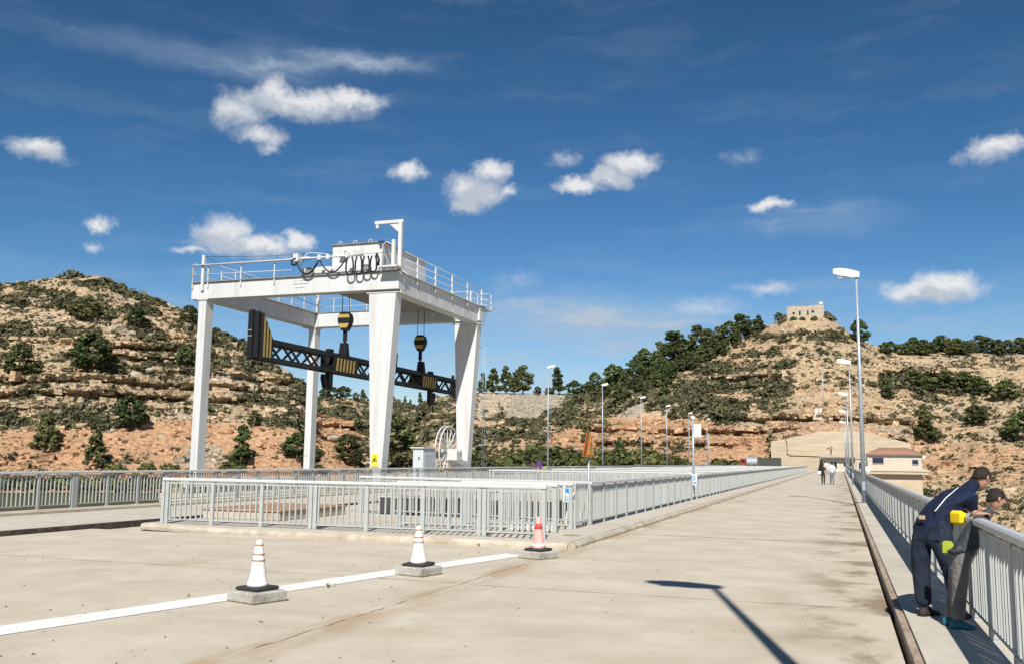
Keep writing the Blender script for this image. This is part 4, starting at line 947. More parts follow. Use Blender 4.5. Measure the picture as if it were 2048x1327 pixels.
def crown(kind, n_cl, per, size):
    Vs = []; Fs = []; o = 0; lean_ = rng.normal(0, .35, 2); gap_ = rng.uniform(0, 6.28)
    for k in range(n_cl):
        h = rng.uniform(0, 1)
        if kind == 'cone': R = 1.75 * (1 - h) ** .8 + .12; z = .7 + 5.3 * h
        elif kind == 'round': R = 2.3 * math.sqrt(max(.05, 1 - (2 * h - .85) ** 2)); z = 1.0 + 4.7 * h
        else: R = 2.6 * math.sqrt(max(.04, 1 - (1.7 * h - .45) ** 2)); z = 2.4 + 3.3 * h
        a = rng.uniform(0, 2 * math.pi); q = R * rng.uniform(.35, 1) ** .6 * (1 + .3 * math.sin(2 * a + gap_) * math.sin(7 * h + gap_))
        c = np.array([q * math.cos(a) + lean_[0] * h, q * math.sin(a) + lean_[1] * h, z]); cr = rng.uniform(.45, .85) * (.75 if kind == 'cone' else 1)
        d = rng.normal(size=(per, 3)); d /= np.linalg.norm(d, axis=1)[:, None]
        P = c + d * (cr * rng.uniform(.4, 1, per) ** .5)[:, None] * np.array([1, 1, .62])
        V_, F_q = quads(P, d + np.array([0, 0, .35]), size); Vs.append(V_); Fs.append(F_q + o); o += len(V_)
    return np.concatenate(Vs), np.concatenate(Fs)
CROWN = {}; TRUNK = []
for kind in ('cone', 'round', 'flat'):
    CROWN[kind] = [fastmesh('crown', *crown(kind, 62, 46, .23), [M_pine if k < 4 else M_pined]) for k in range(7)]
for k in range(3):
    rn = random.Random(k); tm = MB(); top_ = (rn.uniform(-.3, .3), rn.uniform(-.3, .3), 4.6)
    tm.tube([(0, 0, -.5), (rn.uniform(-.1, .1), rn.uniform(-.1, .1), 1.2), (top_[0] * .6, top_[1] * .6, 2.8), top_], [.17, .14, .10, .03], 7)
    for j in range(5):
        z = 1.6 + j * .55; a = rn.uniform(0, 6.28); tm.tube([(0, 0, z), (.7 * math.cos(a), .7 * math.sin(a), z + .35), (1.4 * math.cos(a), 1.4 * math.sin(a), z + .55)], [.055, .04, .015], 5)
    TRUNK.append(tm.mesh('trunk', M_bark))
def tree(px, py, hpx, kind, label, group, wid=1.0):
    p = tpick(px, py); dist = math.hypot(p[0], p[1]); h = hpx * dist / 1930; s_ = h / 6.1
    t = thing('pine_tree', label, 'tree', tuple(p - np.array([0, 0, .15])), rng.uniform(0, 6.28), group); t.scale = (s_ * wid * rng.uniform(.85, 1.15), s_ * wid * rng.uniform(.85, 1.15), s_); t.rotation_euler.x = rng.normal(0, .05); t.rotation_euler.y = rng.normal(0, .05)
    link('trunk', TRUNK[int(rng.integers(3))], t); link('crown', CROWN[kind][int(rng.integers(7))], t)
    return t
G1 = 'pines at the foot of the left hill'
for a in ((192, 938, 72, 'cone', 'broad dark pine at the far left foot of the left hill', None, 1.25), (262, 858, 66, 'round', 'round dark pine standing alone halfway up the left hill', None, 1.1), (480, 932, 80, 'cone', 'conical pine between the two left crane legs', None, .95),
          (187, 742, 74, 'round', 'dark round pine on the left slope beside the grey boulders', None, 1.2), (372, 742, 56, 'flat', 'thin open pine left of the front left crane leg', None, .9), (696, 930, 66, 'round', 'bushy pine between the left rear and right front crane legs', None, 1.2),
          (800, 936, 110, 'cone', 'tall dark pine just right of the near right crane leg', None, 1.35), (786, 890, 60, 'round', 'dark pine behind the tall one at the near right crane leg', None, 1.2), (592, 918, 54, 'round', 'wide dark pine left of the rear left crane leg', None, 1.3), (628, 926, 36, 'round', 'low pine at the foot of the rear left crane leg', None, 1.3),
          (272, 652, 40, 'round', 'dark pine on the upper left slope', None, 1.4), (380, 645, 36, 'round', 'dark pine on the left skyline beside the crane leg', None, 1.4), (512, 850, 34, 'round', 'small pine low on the left hill under the lifting beam', None, 1.2), (165, 640, 50, 'round', 'dark pine high on the far left slope', None, 1.3),
          (40, 760, 70, 'round', 'pine on the far left slope near the picture edge', None, 1.2), (90, 900, 72, 'cone', 'pine at the waterline near the left picture edge', None, 1.1), (1775, 797, 40, 'cone', 'lone pine on the right slope above the tiled house', None, 1.2), (1857, 885, 70, 'cone', 'tall pine on the right slope behind the house yard', None, 1.05),
          (1722, 692, 54, 'round', 'pine on the right skyline just right of the street lamp', None, 1.0), (1556, 645, 22, 'round', 'small pine left of the hilltop ruin', None, 1.1), (1448, 712, 34, 'cone', 'thin pine in front of the bare patch on the right ridge', None, .9), (1172, 882, 36, 'cone', 'small dark pine at the left end of the orange cliff', None, .9), (1240, 905, 34, 'cone', 'small pine before the orange cliff', None, .9)):
    tree(*a)
for x, y, h, k, w in ((650, 794, 20, 'round', 1.5), (667, 794, 24, 'round', 1.3), (690, 794, 28, 'round', 1.2), (727, 800, 26, 'cone', 1.2), (785, 806, 24, 'cone', 1.1), (812, 807, 18, 'cone', .8), (838, 808, 26, 'cone', .85), (712, 800, 18, 'round', 1.2), (760, 806, 14, 'round', 1.4), (822, 808, 12, 'cone', 1)):
    tree(x, y, h, k, 'small dark tree on the low gap ridge seen between the crane legs', 'trees on the gap ridge', w)
for x, y, h, k, w in ((906, 796, 48, 'cone', .8), (963, 786, 44, 'cone', .9), (988, 786, 52, 'cone', 1.05), (1013, 786, 58, 'cone', 1.05), (1047, 787, 64, 'round', .95), (1118, 788, 56, 'cone', 1.0), (1146, 788, 32, 'round', 1.1), (1075, 788, 18, 'round', 1.3), (1165, 788, 22, 'round', 1.3), (1178, 786, 26, 'round', 1.2), (1030, 787, 36, 'round', 1), (1095, 788, 16, 'round', 1.4)):
    tree(x, y, h, k, 'dark pine on the flat scree terrace right of the crane', 'pines on the scree terrace', w)
for x, y, h in ((1193, 782, 42), (1224, 776, 52), (1240, 768, 40), (1264, 756, 46), (1290, 745, 52), (1317, 738, 58), (1340, 735, 50), (1358, 728, 70), (1394, 712, 66), (1375, 722, 48), (1420, 702, 46), (1440, 694, 44), (1458, 688, 50), (1488, 676, 50), (1504, 672, 36), (1522, 664, 34), (1474, 694, 42), (1432, 712, 40), (1402, 728, 42), (1362, 742, 46), (1326, 752, 42), (1282, 764, 40), (1250, 778, 36), (1300, 768, 40), (1342, 758, 42), (1386, 740, 40), (1415, 722, 38), (1210, 792, 34), (1232, 796, 34), (1272, 786, 36), (1318, 776, 36), (1290, 798, 32), (1255, 806, 30), (1452, 706, 30), (1330, 800, 30)):
    tree(x, y, h, 'round' if rng.random() < .65 else 'cone', 'dark pine in the grove along the right-hand ridge', 'pines of the right ridge grove', rng.uniform(.9, 1.25))
for x in range(1768, 2060, 15):
    tree(x + rng.uniform(-5, 5), 706 + rng.uniform(-3, 6), rng.uniform(22, 36), 'round', 'dark pine on the skyline right of the nearest lamp', 'pines on the right skyline', rng.uniform(1, 1.4))
for x, y, h in ((1835, 775, 34), (1862, 782, 32), (1890, 780, 36), (1925, 776, 34), (1960, 790, 36), (2010, 800, 40), (1950, 850, 40), (2030, 880, 50)):
    tree(x, y, h, 'round', 'dark bushy pine in the clump on the right slope', 'pines in the right slope clump', 1.5)

# how thick the scrub grows
den = np.full(PX.shape, .30)
left = PX < 640
den = np.where(left, .36, den)
skyd = np.interp(PX.ravel(), [q[0] for q in RIDGE], [q[1] for q in RIDGE]).reshape(PX.shape)
below = PY - skyd
den += np.where(left & (PX < 430), .35 * np.exp(-np.clip(below, 0, None) / 45), 0) + np.where(left & (PX >= 400), .6 * np.exp(-np.clip(below, 0, None) / 40), 0)
den += .6 * ell(760, 840, 150, 62) + .25 * ell(560, 760, 60, 90) - .2 * ell(300, 790, 200, 40)
den += .7 * ell(1040, 885, 120, 50) + .9 * ell(1170, 820, 70, 42) + 1.1 * ell(1330, 765, 140, 58) + .9 * ell(1390, 800, 75, 38) + .45 * ell(1600, 672, 110, 12) + .5 * ell(1500, 775, 90, 24) + .6 * ell(1850, 772, 90, 34) + .35 * ell(1560, 715, 110, 18) + .5 * ell(1300, 905, 110, 22) + .4 * ell(1440, 830, 60, 30) + .35 * ell(1480, 800, 70, 24)
den -= .25 * ell(1600, 650, 70, 14) + .2 * ell(1700, 800, 160, 26) + .3 * ell(1500, 765, 120, 10) + .25 * ell(1640, 850, 200, 20)
den = den * (1 - .88 * np.clip(orange * .9 + scree * 1.2 + pale * .55, 0, 1))
clump = fbm(X2 / 7, Y2 / 7, Z2 / 4, 131, 3)
den = np.clip(den, 0, 1) * (.45 + 1.3 * sstep(.40, .66, clump))
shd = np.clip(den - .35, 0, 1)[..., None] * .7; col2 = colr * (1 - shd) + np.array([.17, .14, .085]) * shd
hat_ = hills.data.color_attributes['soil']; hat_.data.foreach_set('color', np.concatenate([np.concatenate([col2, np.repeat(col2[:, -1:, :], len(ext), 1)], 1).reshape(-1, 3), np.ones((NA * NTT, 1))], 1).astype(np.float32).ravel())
facing = np.abs(np.gradient(PX, axis=0)) * np.abs(np.gradient(PY, axis=1))
w_ = np.clip(den, 0, 1.4) ** 1.35 * np.clip(facing, 0, 20); w_[:, :2] = 0; w_[:, -1] = 0
w_ = np.where((PX > -250) & (PX < 2300), w_, 0); w_ /= w_.sum()
NSC = 38000
pick = rng.choice(w_.size, NSC, p=w_.ravel()); pi, pj = np.unravel_index(pick, w_.shape)
SP = np.stack([X3[pi, pj], Y3[pi, pj], Z3[pi, pj]], 1) + rng.normal(0, .25, (NSC, 3)) * np.array([1, 1, 0])
dn_ = den[pi, pj]; SR = np.clip(rng.lognormal(-.95, .5, NSC), .16, 1.35) * (.68 + .8 * dn_)
var_ = [dome(20, .46) for k in range(6)]
def scatter(name, sel, mat_, hk=1.0):
    Vs, Fs, o = [], [], 0
    for k in range(6):
        q = sel[np.arange(len(sel)) % 6 == k]; V0, F0 = var_[k]
        th = rng.uniform(0, 6.28, len(q)); c_, s_ = np.cos(th), np.sin(th); R = SR[q]
        x = (V0[None, :, 0] * c_[:, None] - V0[None, :, 1] * s_[:, None]) * R[:, None]; y = (V0[None, :, 0] * s_[:, None] + V0[None, :, 1] * c_[:, None]) * R[:, None]; z = V0[None, :, 2] * (R * rng.uniform(.7, 1.25, len(q)) * hk)[:, None]
        Vv = np.stack([x, y, z], 2) + SP[q][:, None, :]; Vs.append(Vv.reshape(-1, 3))
        Fs.append((F0[None] + (np.arange(len(q)) * len(V0))[:, None, None] + o).reshape(-1, 4)); o += Vv.shape[0] * Vv.shape[1]
    return stuff(link(name, fastmesh(name, np.concatenate(Vs), np.concatenate(Fs), [mat_])))
gsel = (SP[:, 2] < 4) & (np.abs(PX[pi, pj] - 1100) < 320)
scatter('hillside_scrub', np.where(~gsel)[0], M_scrub); scatter('waterside_bushes', np.where(gsel)[0], M_bush)
# bigger shrubs, one object each
SHR = [fastmesh('shrub', *dome(330, .17, .8), [M_scrub]) for k in range(6)]
SHG = [fastmesh('green_shrub', *dome(330, .17, .8), [M_bush]) for k in range(3)]
big = rng.choice(w_.size, 230, p=(w_ * (den > .5)).ravel() / (w_ * (den > .5)).sum())
for q in big:
    i, j = np.unravel_index(q, w_.shape); x = PX[i, j]
    o = link('shrub', SHR[int(rng.integers(6))], None, (X3[i, j], Y3[i, j], Z3[i, j]), rng.uniform(0, 6.28)); s_ = rng.uniform(1.1, 2.2); o.scale = (s_, s_, s_ * rng.uniform(.7, 1.0))
    if x < 640: tag(o, 'dark rounded shrub on the rocky slope of the left hill', 'shrub', 'shrubs of the left hill')
    elif x < 1150: tag(o, 'dark rounded shrub on the low middle slope behind the crane', 'shrub', 'shrubs of the middle slope')
    else: tag(o, 'dark rounded shrub on the slope of the right hill', 'shrub', 'shrubs of the right hill')
for x, y, s_ in ((1268, 922, 3.4), (1300, 925, 3.8), (1335, 926, 3.0), (1240, 926, 2.6), (1215, 926, 2.6), (1180, 926, 2.8), (1150, 928, 2.5), (1120, 926, 2.4), (1080, 926, 2.2), (1040, 924, 2.4), (1010, 926, 2.2), (975, 925, 2.4), (1360, 928, 2.2), (1440, 928, 2.0), (1470, 930, 1.8), (470, 938, 2.4), (640, 940, 2), (345, 938, 1.6), (300, 935, 1.5), (235, 940, 1.8), (170, 968, 2.2), (195, 972, 1.8), (222, 966, 2.4), (248, 970, 2.0), (270, 973, 1.7), (292, 966, 2.3), (318, 971, 2.0), (340, 968, 2.2), (365, 972, 1.9), (395, 968, 2.2), (425, 971, 2.0), (455, 967, 2.2), (490, 970, 2.0), (525, 966, 2.2), (560, 970, 2.0), (595, 967, 2.1), (130, 968, 2.2), (95, 970, 2.0), (60, 967, 2.3), (20, 970, 2.1)):
    p = tpick(x, y); o = link('green_shrub', SHG[int(rng.integers(3))], None, tuple(p + np.array([0, -1.0, -.1])), rng.uniform(0, 6.28)); o.scale = (s_ * 1.15, s_ * 1.15, s_)
    tag(o, 'leafy green bush at the foot of the slope behind the railings', 'bush', 'bushes at the foot of the slopes')
for x, y, s_ in ((1572, 640, 1.8), (1585, 640, 1.2), (1604, 640, 1.1), (1630, 640, 1.3), (1655, 636, 2.2), (1662, 640, 1.6), (1566, 645, 1.6)):
    p = tpick(x, y); o = link('shrub', SHR[int(rng.integers(6))], None, tuple(p), rng.uniform(0, 6.28)); o.scale = (s_, s_, s_ * 1.3); tag(o, 'scrubby bush growing against the hilltop ruin', 'shrub', 'bushes round the hilltop ruin')
# loose rock
wr = np.clip(.25 + .9 * zone * 1.0 + .5 * scree + .3 * sstep(.5, .7, fbm(X2 / 9, Y2 / 9, Z2 / 4, 141, 3)) - .15 * orange, 0, 2) * np.clip(facing, 0, 20); wr = np.where((PX > -250) & (PX < 2300), wr, 0); wr[:, :2] = 0; wr[:, -1] = 0; wr /= wr.sum()
NB = 15000; pk = rng.choice(wr.size, NB, p=wr.ravel()); bi, bj = np.unravel_index(pk, wr.shape)
BV = np.array([(-1, -1, -1), (1, -1, -1), (1, 1, -1), (-1, 1, -1), (-1, -1, 1), (1, -1, 1), (1, 1, 1), (-1, 1, 1)], float)
BF = np.array([(3, 2, 1, 0), (4, 5, 6, 7), (0, 1, 5, 4), (1, 2, 6, 5), (2, 3, 7, 6), (3, 0, 4, 7)])
sz = np.clip(rng.lognormal(-1.3, .6, NB), .10, 1.25)
Vb = BV[None] * (1 - .45 * rng.random((NB, 8, 1))) * sz[:, None, None] * np.array([1.25, 1, .62]) * (1 + .3 * rng.normal(size=(NB, 1, 3)))
th = rng.uniform(0, 6.28, NB); c_, s_ = np.cos(th)[:, None], np.sin(th)[:, None]
Vb = np.stack([Vb[..., 0] * c_ - Vb[..., 1] * s_, Vb[..., 0] * s_ + Vb[..., 1] * c_, Vb[..., 2]], 2) + np.stack([X3[bi, bj], Y3[bi, bj], Z3[bi, bj]], 1)[:, None, :]
Fb = (BF[None] + (np.arange(NB) * 8)[:, None, None]).reshape(-1, 4)
rm = fastmesh('loose_rocks', Vb.reshape(-1, 3), Fb, [M_ter]); cc = np.repeat(colr[bi, bj] * rng.uniform(.95, 1.4, (NB, 1)), 8, 0)
at = rm.color_attributes.new('soil', 'FLOAT_COLOR', 'POINT'); at.data.foreach_set('color', np.concatenate([cc, np.ones((len(cc), 1))], 1).astype(np.float32).ravel())
stuff(link('loose_rocks', rm))
M_rock = mat('grey limestone', (.33, .28, .21), .95, .25, 1.2, .6, 5)
import bmesh
def boulder(seed):
    bm = bmesh.new(); bmesh.ops.create_icosphere(bm, subdivisions=2, radius=1)
    for v in bm.verts:
        p = np.array(v.co)[None]; k = .45 + .75 * float(vnoise(p[:, 0] * 1.1 + seed, p[:, 1] * 1.1, p[:, 2] * 1.1, seed)[0]) + .45 * float(vnoise(p[:, 0] * 2.7 + seed, p[:, 1] * 2.7, p[:, 2] * 2.7, seed + 5)[0]); v.co = v.co * k; v.co.z *= .62; v.co.x *= 1.3
    me_ = bpy.data.meshes.new('boulder'); bm.to_mesh(me_); bm.free(); me_.materials.append(M_rock); return me_
BO = [boulder(k) for k in range(4)]
for x, y, s_ in ((232, 712, 2.4), (262, 742, 2.6), (205, 716, 1.6), (290, 735, 1.5), (386, 790, 2.0), (446, 758, 2.2), (350, 746, 1.6), (505, 775, 1.5), (1150, 905, 2.6), (1190, 898, 2.0), (210, 855, 1.6), (318, 870, 1.2), (660, 870, 1.8), (700, 885, 1.6), (1345, 868, 1.6), (1400, 872, 1.6)):
    p = tpick(x, y); o = link('boulder', BO[int(rng.integers(4))], None, tuple(p - np.array([0, -.4, .35 * s_])), rng.uniform(-.5, .5)); o.scale = (s_ * .8, s_ * .7, s_ * .8)
    tag(o, 'large grey limestone boulder on the rocky slope', 'boulder', 'large boulders on the slopes')
# weeds in the cracks of the deck
def tuft(x, y, s_, label):
    m_ = MB(); rn = random.Random(int(x * 100))
    for k in range(26):
        a = rn.uniform(0, 6.28); l_ = rn.uniform(.5, 1) * s_; q = rn.uniform(.2, .7) * s_; dx, dy = math.cos(a), math.sin(a)
        m_.add([(-dy * .006, dx * .006, 0), (dy * .006, -dx * .006, 0), (dx * q, dy * q, l_)], [(0, 1, 2)])
    return tag(m_.build('weed_tuft', M_dry, None, (x, y, .0)), label, 'weed')
tuft(-6.25, 10.9, .09, 'small dry weed tuft right of the nearest traffic cone')
tuft(-7.35, 9.55, .05, 'tiny weed tuft left of the nearest cone, beside the white line')
tuft(-6.6, 17.15, .08, 'tiny weed at the foot of the front kerb')

gr = MB(); rn = random.Random(31)
for k in range(420):
    y = 5 + 22 * rn.random() ** 1.4; x = rn.uniform(-13, .3) if rn.random() < .6 else rn.gauss(-4.75, .25) if y > 17.5 else rn.gauss(-6.2, 1.2)
    if y > 17.2 and (x < -4.72 or x > .35): continue
    q = rn.uniform(.004, .016); a = rn.uniform(0, 6.28); c_, s_ = math.cos(a) * q, math.sin(a) * q
    gr.add([(x - c_ * 1.6, y - s_ * 1.6, .0), (x + s_, y - c_, 0), (x + c_ * 1.6, y + s_ * 1.6, 0), (x - s_, y + c_, 0), (x, y, q * .9)], [(0, 1, 4), (1, 2, 4), (2, 3, 4), (3, 0, 4)])
stuff(gr.build('grit', mat('grit', (.16, .12, .085), .95, .5, 3)))

# ------------------------------------------------------------------ people
def skin(verts, rads, edges, bone_mats, mats, extra=None, sub=2, root=0):
    me_ = bpy.data.meshes.new('tmp'); me_.from_pydata(verts, edges, []); o = bpy.data.objects.new('tmp', me_); COL.objects.link(o)
    sk = o.modifiers.new('s', 'SKIN'); sk.branch_smoothing = .6
    if not me_.skin_vertices: raise RuntimeError('no skin layer')
    for i, d in enumerate(me_.skin_vertices[0].data): r_ = rads[i]; r_ = tuple(1.18 * q for q in (r_ if isinstance(r_, tuple) else (r_, r_))); d.radius = r_ if isinstance(r_, tuple) else (r_, r_); d.use_root = (i == root)
    ss = o.modifiers.new('u', 'SUBSURF'); ss.levels = sub; ss.render_levels = sub
    dg = bpy.context.evaluated_depsgraph_get(); dg.update()
    ev = bpy.data.meshes.new_from_object(o.evaluated_get(dg)); bpy.data.objects.remove(o)
    V = np.array([v.co for v in ev.vertices]); F = [tuple(p.vertices) for p in ev.polygons]
    C = np.array([V[list(f)].mean(0) for f in F]); A = np.array([verts[a] for a, b_ in edges]); B = np.array([verts[b_] for a, b_ in edges])
    rmean = np.array([(np.mean(rads[a]) + np.mean(rads[b_])) / 2 for a, b_ in edges])
    AB = B - A; tt = np.clip(np.einsum('nej,ej->ne', C[:, None] - A[None], AB) / (np.einsum('ej,ej->e', AB, AB) + 1e-9), 0, 1)
    D = np.linalg.norm(C[:, None] - (A[None] + tt[..., None] * AB[None]), axis=2) - .6 * rmean[None]
    mi = np.array(bone_mats)[D.argmin(1)]
    m_ = MB(); m_.v = [tuple(v) for v in V]; m_.f = F; m_.mi = [int(k) for k in mi]; m_.sm = [True] * len(F)
    if extra: extra(m_)
    me2 = bpy.data.meshes.new('body'); me2.from_pydata(m_.v, [], m_.f)
    for q in mats: me2.materials.append(q)
    me2.polygons.foreach_set('material_index', m_.mi); me2.polygons.foreach_set('use_smooth', m_.sm); me2.update()
    return me2
def headgeo(m_, c, fwd, up, r_, mi):
    c = Vector(c); f = Vector(fwd).normalized(); u_ = (Vector(up) - f * Vector(up).dot(f)).normalized(); s_ = f.cross(u_)
    rings = []
    for k in range(11):
        th = math.pi * (k + .02) / 10.04; z = math.cos(th); q = math.sin(th); ring = []
        for j in range(16):
            a = 2 * math.pi * j / 16; x, y = q * math.cos(a), q * math.sin(a)
            jaw = 1 - .28 * max(0, -z); xf = x * (.98 if x > 0 else 1.02) * jaw; yf = y * .78 * jaw
            if x > 0 and z < -.1: xf += .10 * q
            ring.append(c + f * (xf * r_ * .95) + s_ * (yf * r_) + u_ * (z * r_ * 1.18))
        rings.append(ring)
    m_.loft(rings, mi, True)
    m_.add([c + f * (r_ * .9) + u_ * (r_ * .18), c + f * (r_ * .93) + s_ * (r_ * .14) - u_ * (r_ * .22), c + f * (r_ * .93) - s_ * (r_ * .14) - u_ * (r_ * .22), c + f * (r_ * 1.2) - u_ * (r_ * .15)], [(0, 1, 3), (0, 3, 2), (1, 2, 3)], mi)
    for g_ in (-1, 1):
        e = c + s_ * (g_ * r_ * .78); m_.loft([[e + f * (r_ * .16 * math.cos(a)) + u_ * (r_ * .26 * math.sin(a)) + s_ * (g_ * o_ * r_) for a in np.linspace(0, 2 * math.pi, 8, endpoint=False)] for o_ in (-.06, .08)], mi, True)
    return c, f, u_, s_
def hair(name, hd, r_, parent, m_=None, long=0):
    c, f, u_, s_ = hd; mb = MB(); rings = []
    for k in range(9):
        th = math.pi * .62 * (k + .02) / 8; ring = []
        for j in range(18):
            a = 2 * math.pi * j / 18; back = (1 - math.cos(a)) / 2
            tz = th * (.62 + .42 * back) if not long else th * (.62 + .75 * back)
            z = math.cos(tz); q = math.sin(tz)
            ring.append(c + f * (q * math.cos(a) * r_ * 1.03) + s_ * (q * math.sin(a) * .88 * r_) + u_ * (z * r_ * 1.25))
        rings.append(ring)
    mb.loft(rings, 0, True)
    return mb.build(name, m_ or M_hair, parent)
def handgeo(m_, w, d, pal, mi, k=1.0, side=1):
    w = Vector(w); d = Vector(d).normalized(); n = Vector(pal).normalized(); n = (n - d * n.dot(d)).normalized(); s_ = d.cross(n) * side
    m_.loft([[w + d * a + s_ * (b_ * sg) * k + n * (t_ * tg) * k for sg, tg in ((-1, -1), (1, -1), (1, 1), (-1, 1))] for a, b_, t_ in ((-.01 * k, .028, .018), (.035 * k, .04, .016), (.085 * k, .042, .013))], mi, True)
    for j, (o_, l_) in enumerate(((-.032, .062), (-.011, .074), (.011, .070), (.031, .055))):
        b0 = w + d * (.075 * k) + s_ * (o_ * k); p1 = b0 + d * (l_ * .45 * k); p2 = p1 + (d * .75 + n * .65) * (l_ * .35 * k); p3 = p2 + (d * .35 + n * .9) * (l_ * .28 * k)
        m_.tube([b0, p1, p2, p3], [.0095 * k, .009 * k, .0085 * k, .006 * k], 7, mi)
    t0 = w + d * (.02 * k) - s_ * (.03 * k); m_.tube([t0, t0 - s_ * (.028 * k) + d * (.03 * k) + n * (.01 * k), t0 - s_ * (.03 * k) + d * (.065 * k) + n * (.022 * k)], [.013 * k, .011 * k, .007 * k], 7, mi)
def shoe(parent, heel, toe, m_, w=.05):
    h, t_ = Vector(heel), Vector(toe); d = (t_ - h).normalized(); s_ = Vector((d.y, -d.x, 0)); mb = MB(); L_ = (t_ - h).length
    rings = []
    for a, ww, hh in ((-.03, .035, .07), (.02, .042, .09), (.10, .042, .085), (.17, .05, .055), (.23, .045, .042), (.27, .02, .03)):
        c = h + d * a * (L_ / .25); rings.append([c - s_ * ww, c + s_ * ww, c + s_ * ww * .9 + Vector((0, 0, hh * .6)), c + s_ * ww * .45 + Vector((0, 0, hh)), c - s_ * ww * .45 + Vector((0, 0, hh)), c - s_ * ww * .9 + Vector((0, 0, hh * .6))])
    mb.loft(rings, 0, True); return mb.build('shoe', m_, parent)
def person(name, label, loc, J, mats, headc, hfwd, hr_, shoes, hairm=None, longh=0, hands=None, group=None, sub=2, hk=1.0):
    """J: joint -> (x, y, z, r) relative to loc; bones coloured trousers / shirt / skin"""
    t = thing(name, label, 'person', loc, 0, group)
    nm = list(J); ix = {n_: i for i, n_ in enumerate(nm)}
    E_ = [('pelvis', 'waist', 1), ('waist', 'chest', 1), ('chest', 'neck', 1), ('neck', 'head', 2), ('pelvis', 'hipL', 0), ('hipL', 'kneeL', 0), ('kneeL', 'ankL', 0), ('pelvis', 'hipR', 0), ('hipR', 'kneeR', 0), ('kneeR', 'ankR', 0),
          ('chest', 'shL', 1), ('shL', 'elL', 1), ('elL', 'wrL', 2), ('chest', 'shR', 1), ('shR', 'elR', 1), ('elR', 'wrR', 2)]
    store = {}
    def extra(m_):
        store['h'] = headgeo(m_, headc, hfwd, (0, 0, 1), hr_, 2)
        for sd_, key in ((1, 'L'), (-1, 'R')):
            w = Vector(J['wr' + key][:3]); e = Vector(J['el' + key][:3]); handgeo(m_, w, (w - e) if not hands else hands[key][0], (0, 0, -1) if not hands else hands[key][1], 2, hk, sd_)
    me_ = skin([J[n_][:3] for n_ in nm], [J[n_][3] if len(J[n_]) == 4 else (J[n_][3], J[n_][4]) for n_ in nm], [(ix[a], ix[b_]) for a, b_, c in E_], [c for a, b_, c in E_], mats, extra, sub, ix['pelvis'])
    bd = link('body', me_, t)
    hair('hair', store['h'], hr_, t, hairm, longh)
    for h_, t_, m_ in shoes: shoe(t, h_, t_, m_)
    return t
# the man in jeans bending over the railing
J = dict(pelvis=(.05, -.03, .88, .17, .13), waist=(.11, .02, 1.02, .155, .125), chest=(.33, .19, 1.20, .165, .13), neck=(.52, .36, 1.32, .06), head=(.57, .40, 1.35, .05),
         hipL=(-.04, .045, .80, .112), kneeL=(-.045, .03, .44, .08), ankL=(-.035, -.02, .08, .070), hipR=(.14, -.09, .80, .114), kneeR=(.25, -.05, .43, .08), ankR=(.27, -.12, .08, .070),
         shL=(.28, .37, 1.22, .08), elL=(.37, .54, 1.09, .052), wrL=(.52, .46, 1.075, .034), shR=(.50, .13, 1.22, .08), elR=(.47, .18, 1.09, .052), wrR=(.58, .36, 1.075, .034))
man = person('person', 'man in navy shirt and blue jeans bending over the right railing', (.79, 10.76, .12), J, [M_denim, M_navy, M_skin], (.62, .45, 1.40), (.75, .6, -.35), .098,
             [((-.06, -.06, 0), (.10, .10, 0), M_shoe), ((.22, -.16, 0), (.38, .0, 0), M_shoe)], hands={'L': ((.5, -.5, 0), (0, 0, -1)), 'R': ((.3, .7, 0), (0, 0, -1))})
wp = MB().box(-.085, .085, -.045, .045, -.075, .07, bev=.028).build('waist_pouch', M_yelc, man, (.30, -.055, 1.0), R_(-50)); MB().tube([(-.12, .09, .0), (-.085, .02, .0), (.09, .02, .01), (.16, .12, .03)], .012, 6).build('strap', M_yelc, wp)
MB().box(-.035, .035, -.004, .004, -.02, .02).build('belt_patch', M_patch, man, (-.025, -.118, .995), R_(-38))
for x, y, rz in ((-.07, -.065, -52), (.08, -.165, -30)):
    p_ = MB().box(-.055, .055, -.006, .006, -.075, .06).build('back_pocket', M_denim, man, (x, y, .845), R_(rz))
# child beside him
K_ = dict(pelvis=(.10, 0, .70, .115, .1), waist=(.16, .01, .80, .11, .09), chest=(.27, .05, .95, .12, .095), neck=(.36, .08, 1.08, .042), head=(.40, .09, 1.12, .04), hipL=(.07, .07, .64, .085), kneeL=(.04, .08, .36, .066), ankL=(-.03, .08, .06, .056),
          hipR=(.07, -.07, .64, .085), kneeR=(.05, -.07, .36, .066), ankR=(.02, -.09, .06, .056), shL=(.27, .17, 1.0, .058), elL=(.24, .24, 1.04, .042), wrL=(.26, .12, 1.075, .028), shR=(.27, -.08, 1.0, .058), elR=(.24, -.14, 1.04, .042), wrR=(.26, -.03, 1.075, .028))
kid = person('person', 'child in grey trousers, dark top and teal shoes at the right railing', (.97, 10.12, .12), K_, [M_greyc, M_top, M_skin], (.43, .10, 1.21), (1, .3, -.2), .085, [((-.07, .08, 0), (.11, .10, 0), M_teal), ((-.02, -.09, 0), (.16, -.08, 0), M_teal)], hk=.75, hands={'L': ((.9, -.2, 0), (0, 0, -1)), 'R': ((.9, .1, 0), (0, 0, -1))})
MB().tube([(.12 + .118 * math.cos(a), .005 + .112 * math.sin(a), .735 + .035 * math.cos(a)) for a in np.linspace(0, 2 * math.pi, 22, endpoint=False)], .03, 7, closed=True).build('top_hem', M_top, kid); MB().box(-.05, .05, -.035, .035, -.07, .06, bev=.02).build('hip_bag', M_lime, kid, (-.02, .05, .74))
MB().tube([(.10, -.13, 1.06), (.22, .02, 1.19), (.36, .16, 1.30)], .005, 6).build('shirt_piping', M_signw, man)
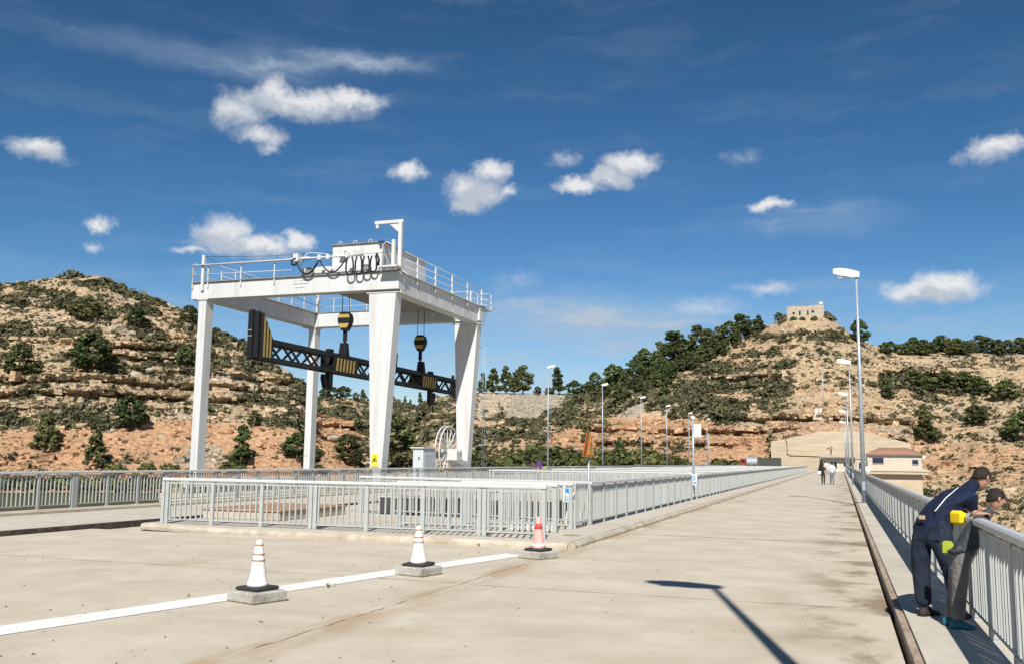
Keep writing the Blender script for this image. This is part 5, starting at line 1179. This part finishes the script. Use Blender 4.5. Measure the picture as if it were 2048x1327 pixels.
def walker(label, x, y, h, rz, trous, shirt, stride, group=None, longh=0, lean=0, slim=1.0, z=0, name='person'):
    k = h / 1.75; c_, s_ = math.cos(rz), math.sin(rz)
    def P(f, l_, z_, *r_): f += lean * max(0, z_ - .9); return ((f * c_ - l_ * s_) * k, (f * s_ + l_ * c_) * k, z_ * k - lean * .1 * max(0, z_ - .9), *[q * k * slim for q in r_])
    d = dict(pelvis=P(0, 0, .93, .13, .1), waist=P(0, 0, 1.08, .125, .09), chest=P(.0, 0, 1.32, .155, .1), neck=P(.02, 0, 1.48, .052), head=P(.03, 0, 1.54, .05),
             hipL=P(0, .09, .86, .088), kneeL=P(.05 * stride, .09, .48, .064), ankL=P(.2 * stride, .09, .08, .05), hipR=P(0, -.09, .86, .088), kneeR=P(.0, -.09, .48, .064), ankR=P(-.2 * stride, -.09, .08 + .05 * stride, .05),
             shL=P(0, .19, 1.40, .066), elL=P(-.08 * stride, .25, 1.13, .045), wrL=P(.06 - .05 * stride, .25, .88, .032), shR=P(0, -.19, 1.40, .066), elR=P(.04 * stride - .03, -.25, 1.13, .045), wrR=P(.14 * stride, -.24, .90, .032))
    q = lambda f, l_, z_: P(f, l_, z_)[:3]
    return person(name, label, (x, y, z), d, [trous, shirt, M_skin], q(.05, 0, 1.63), (c_, s_, 0), .098 * k, [(q(.2 * stride - .05, .09, 0), q(.2 * stride + .18, .09, 0), M_shoe), (q(-.2 * stride - .05, -.09, .03 * stride), q(-.2 * stride + .18, -.09, 0), M_shoe)], None, longh, sub=1, hk=k)
wk = walker('man in pale shirt and grey-blue jeans walking away along the road', -.70, 79.2, 1.80, R_(92), mat('faded jeans', (.14, .16, .21), .85), M_lightc, .7)
wb = walker('woman in black walking away along the road with a white bag', -1.36, 78.8, 1.66, R_(88), M_blackc, M_blackc, .6, None, 1, 0, .92)
tag(MB().box(-.1, .08, -.05, .05, -.16, .08, bev=.03).build('shoulder_bag', M_signw, None, (-1.62, 78.75, .98)), 'white bag at the left side of the woman in black', 'bag')
walker('person in purple top leaning on the far fence behind the bays', -20.4, 65.2, 1.72, R_(160), M_blackc, M_purple, .1, None, 0, .35, 1, .15)
walker('person in brown top bending at the far fence beside the purple one', -20.35, 63.9, 1.55, R_(150), M_blackc, M_brownc, .1, None, 0, .6, 1, .15)
tag(MB().lathe([(.05, 0), (.2, .06), (.22, .25), (.12, .42), (.03, .46)], 14).build('backpack', M_lime, None, (-20.3, 65.9, .75)), 'lime yellow bag hanging at the far fence beside the person in purple', 'bag')
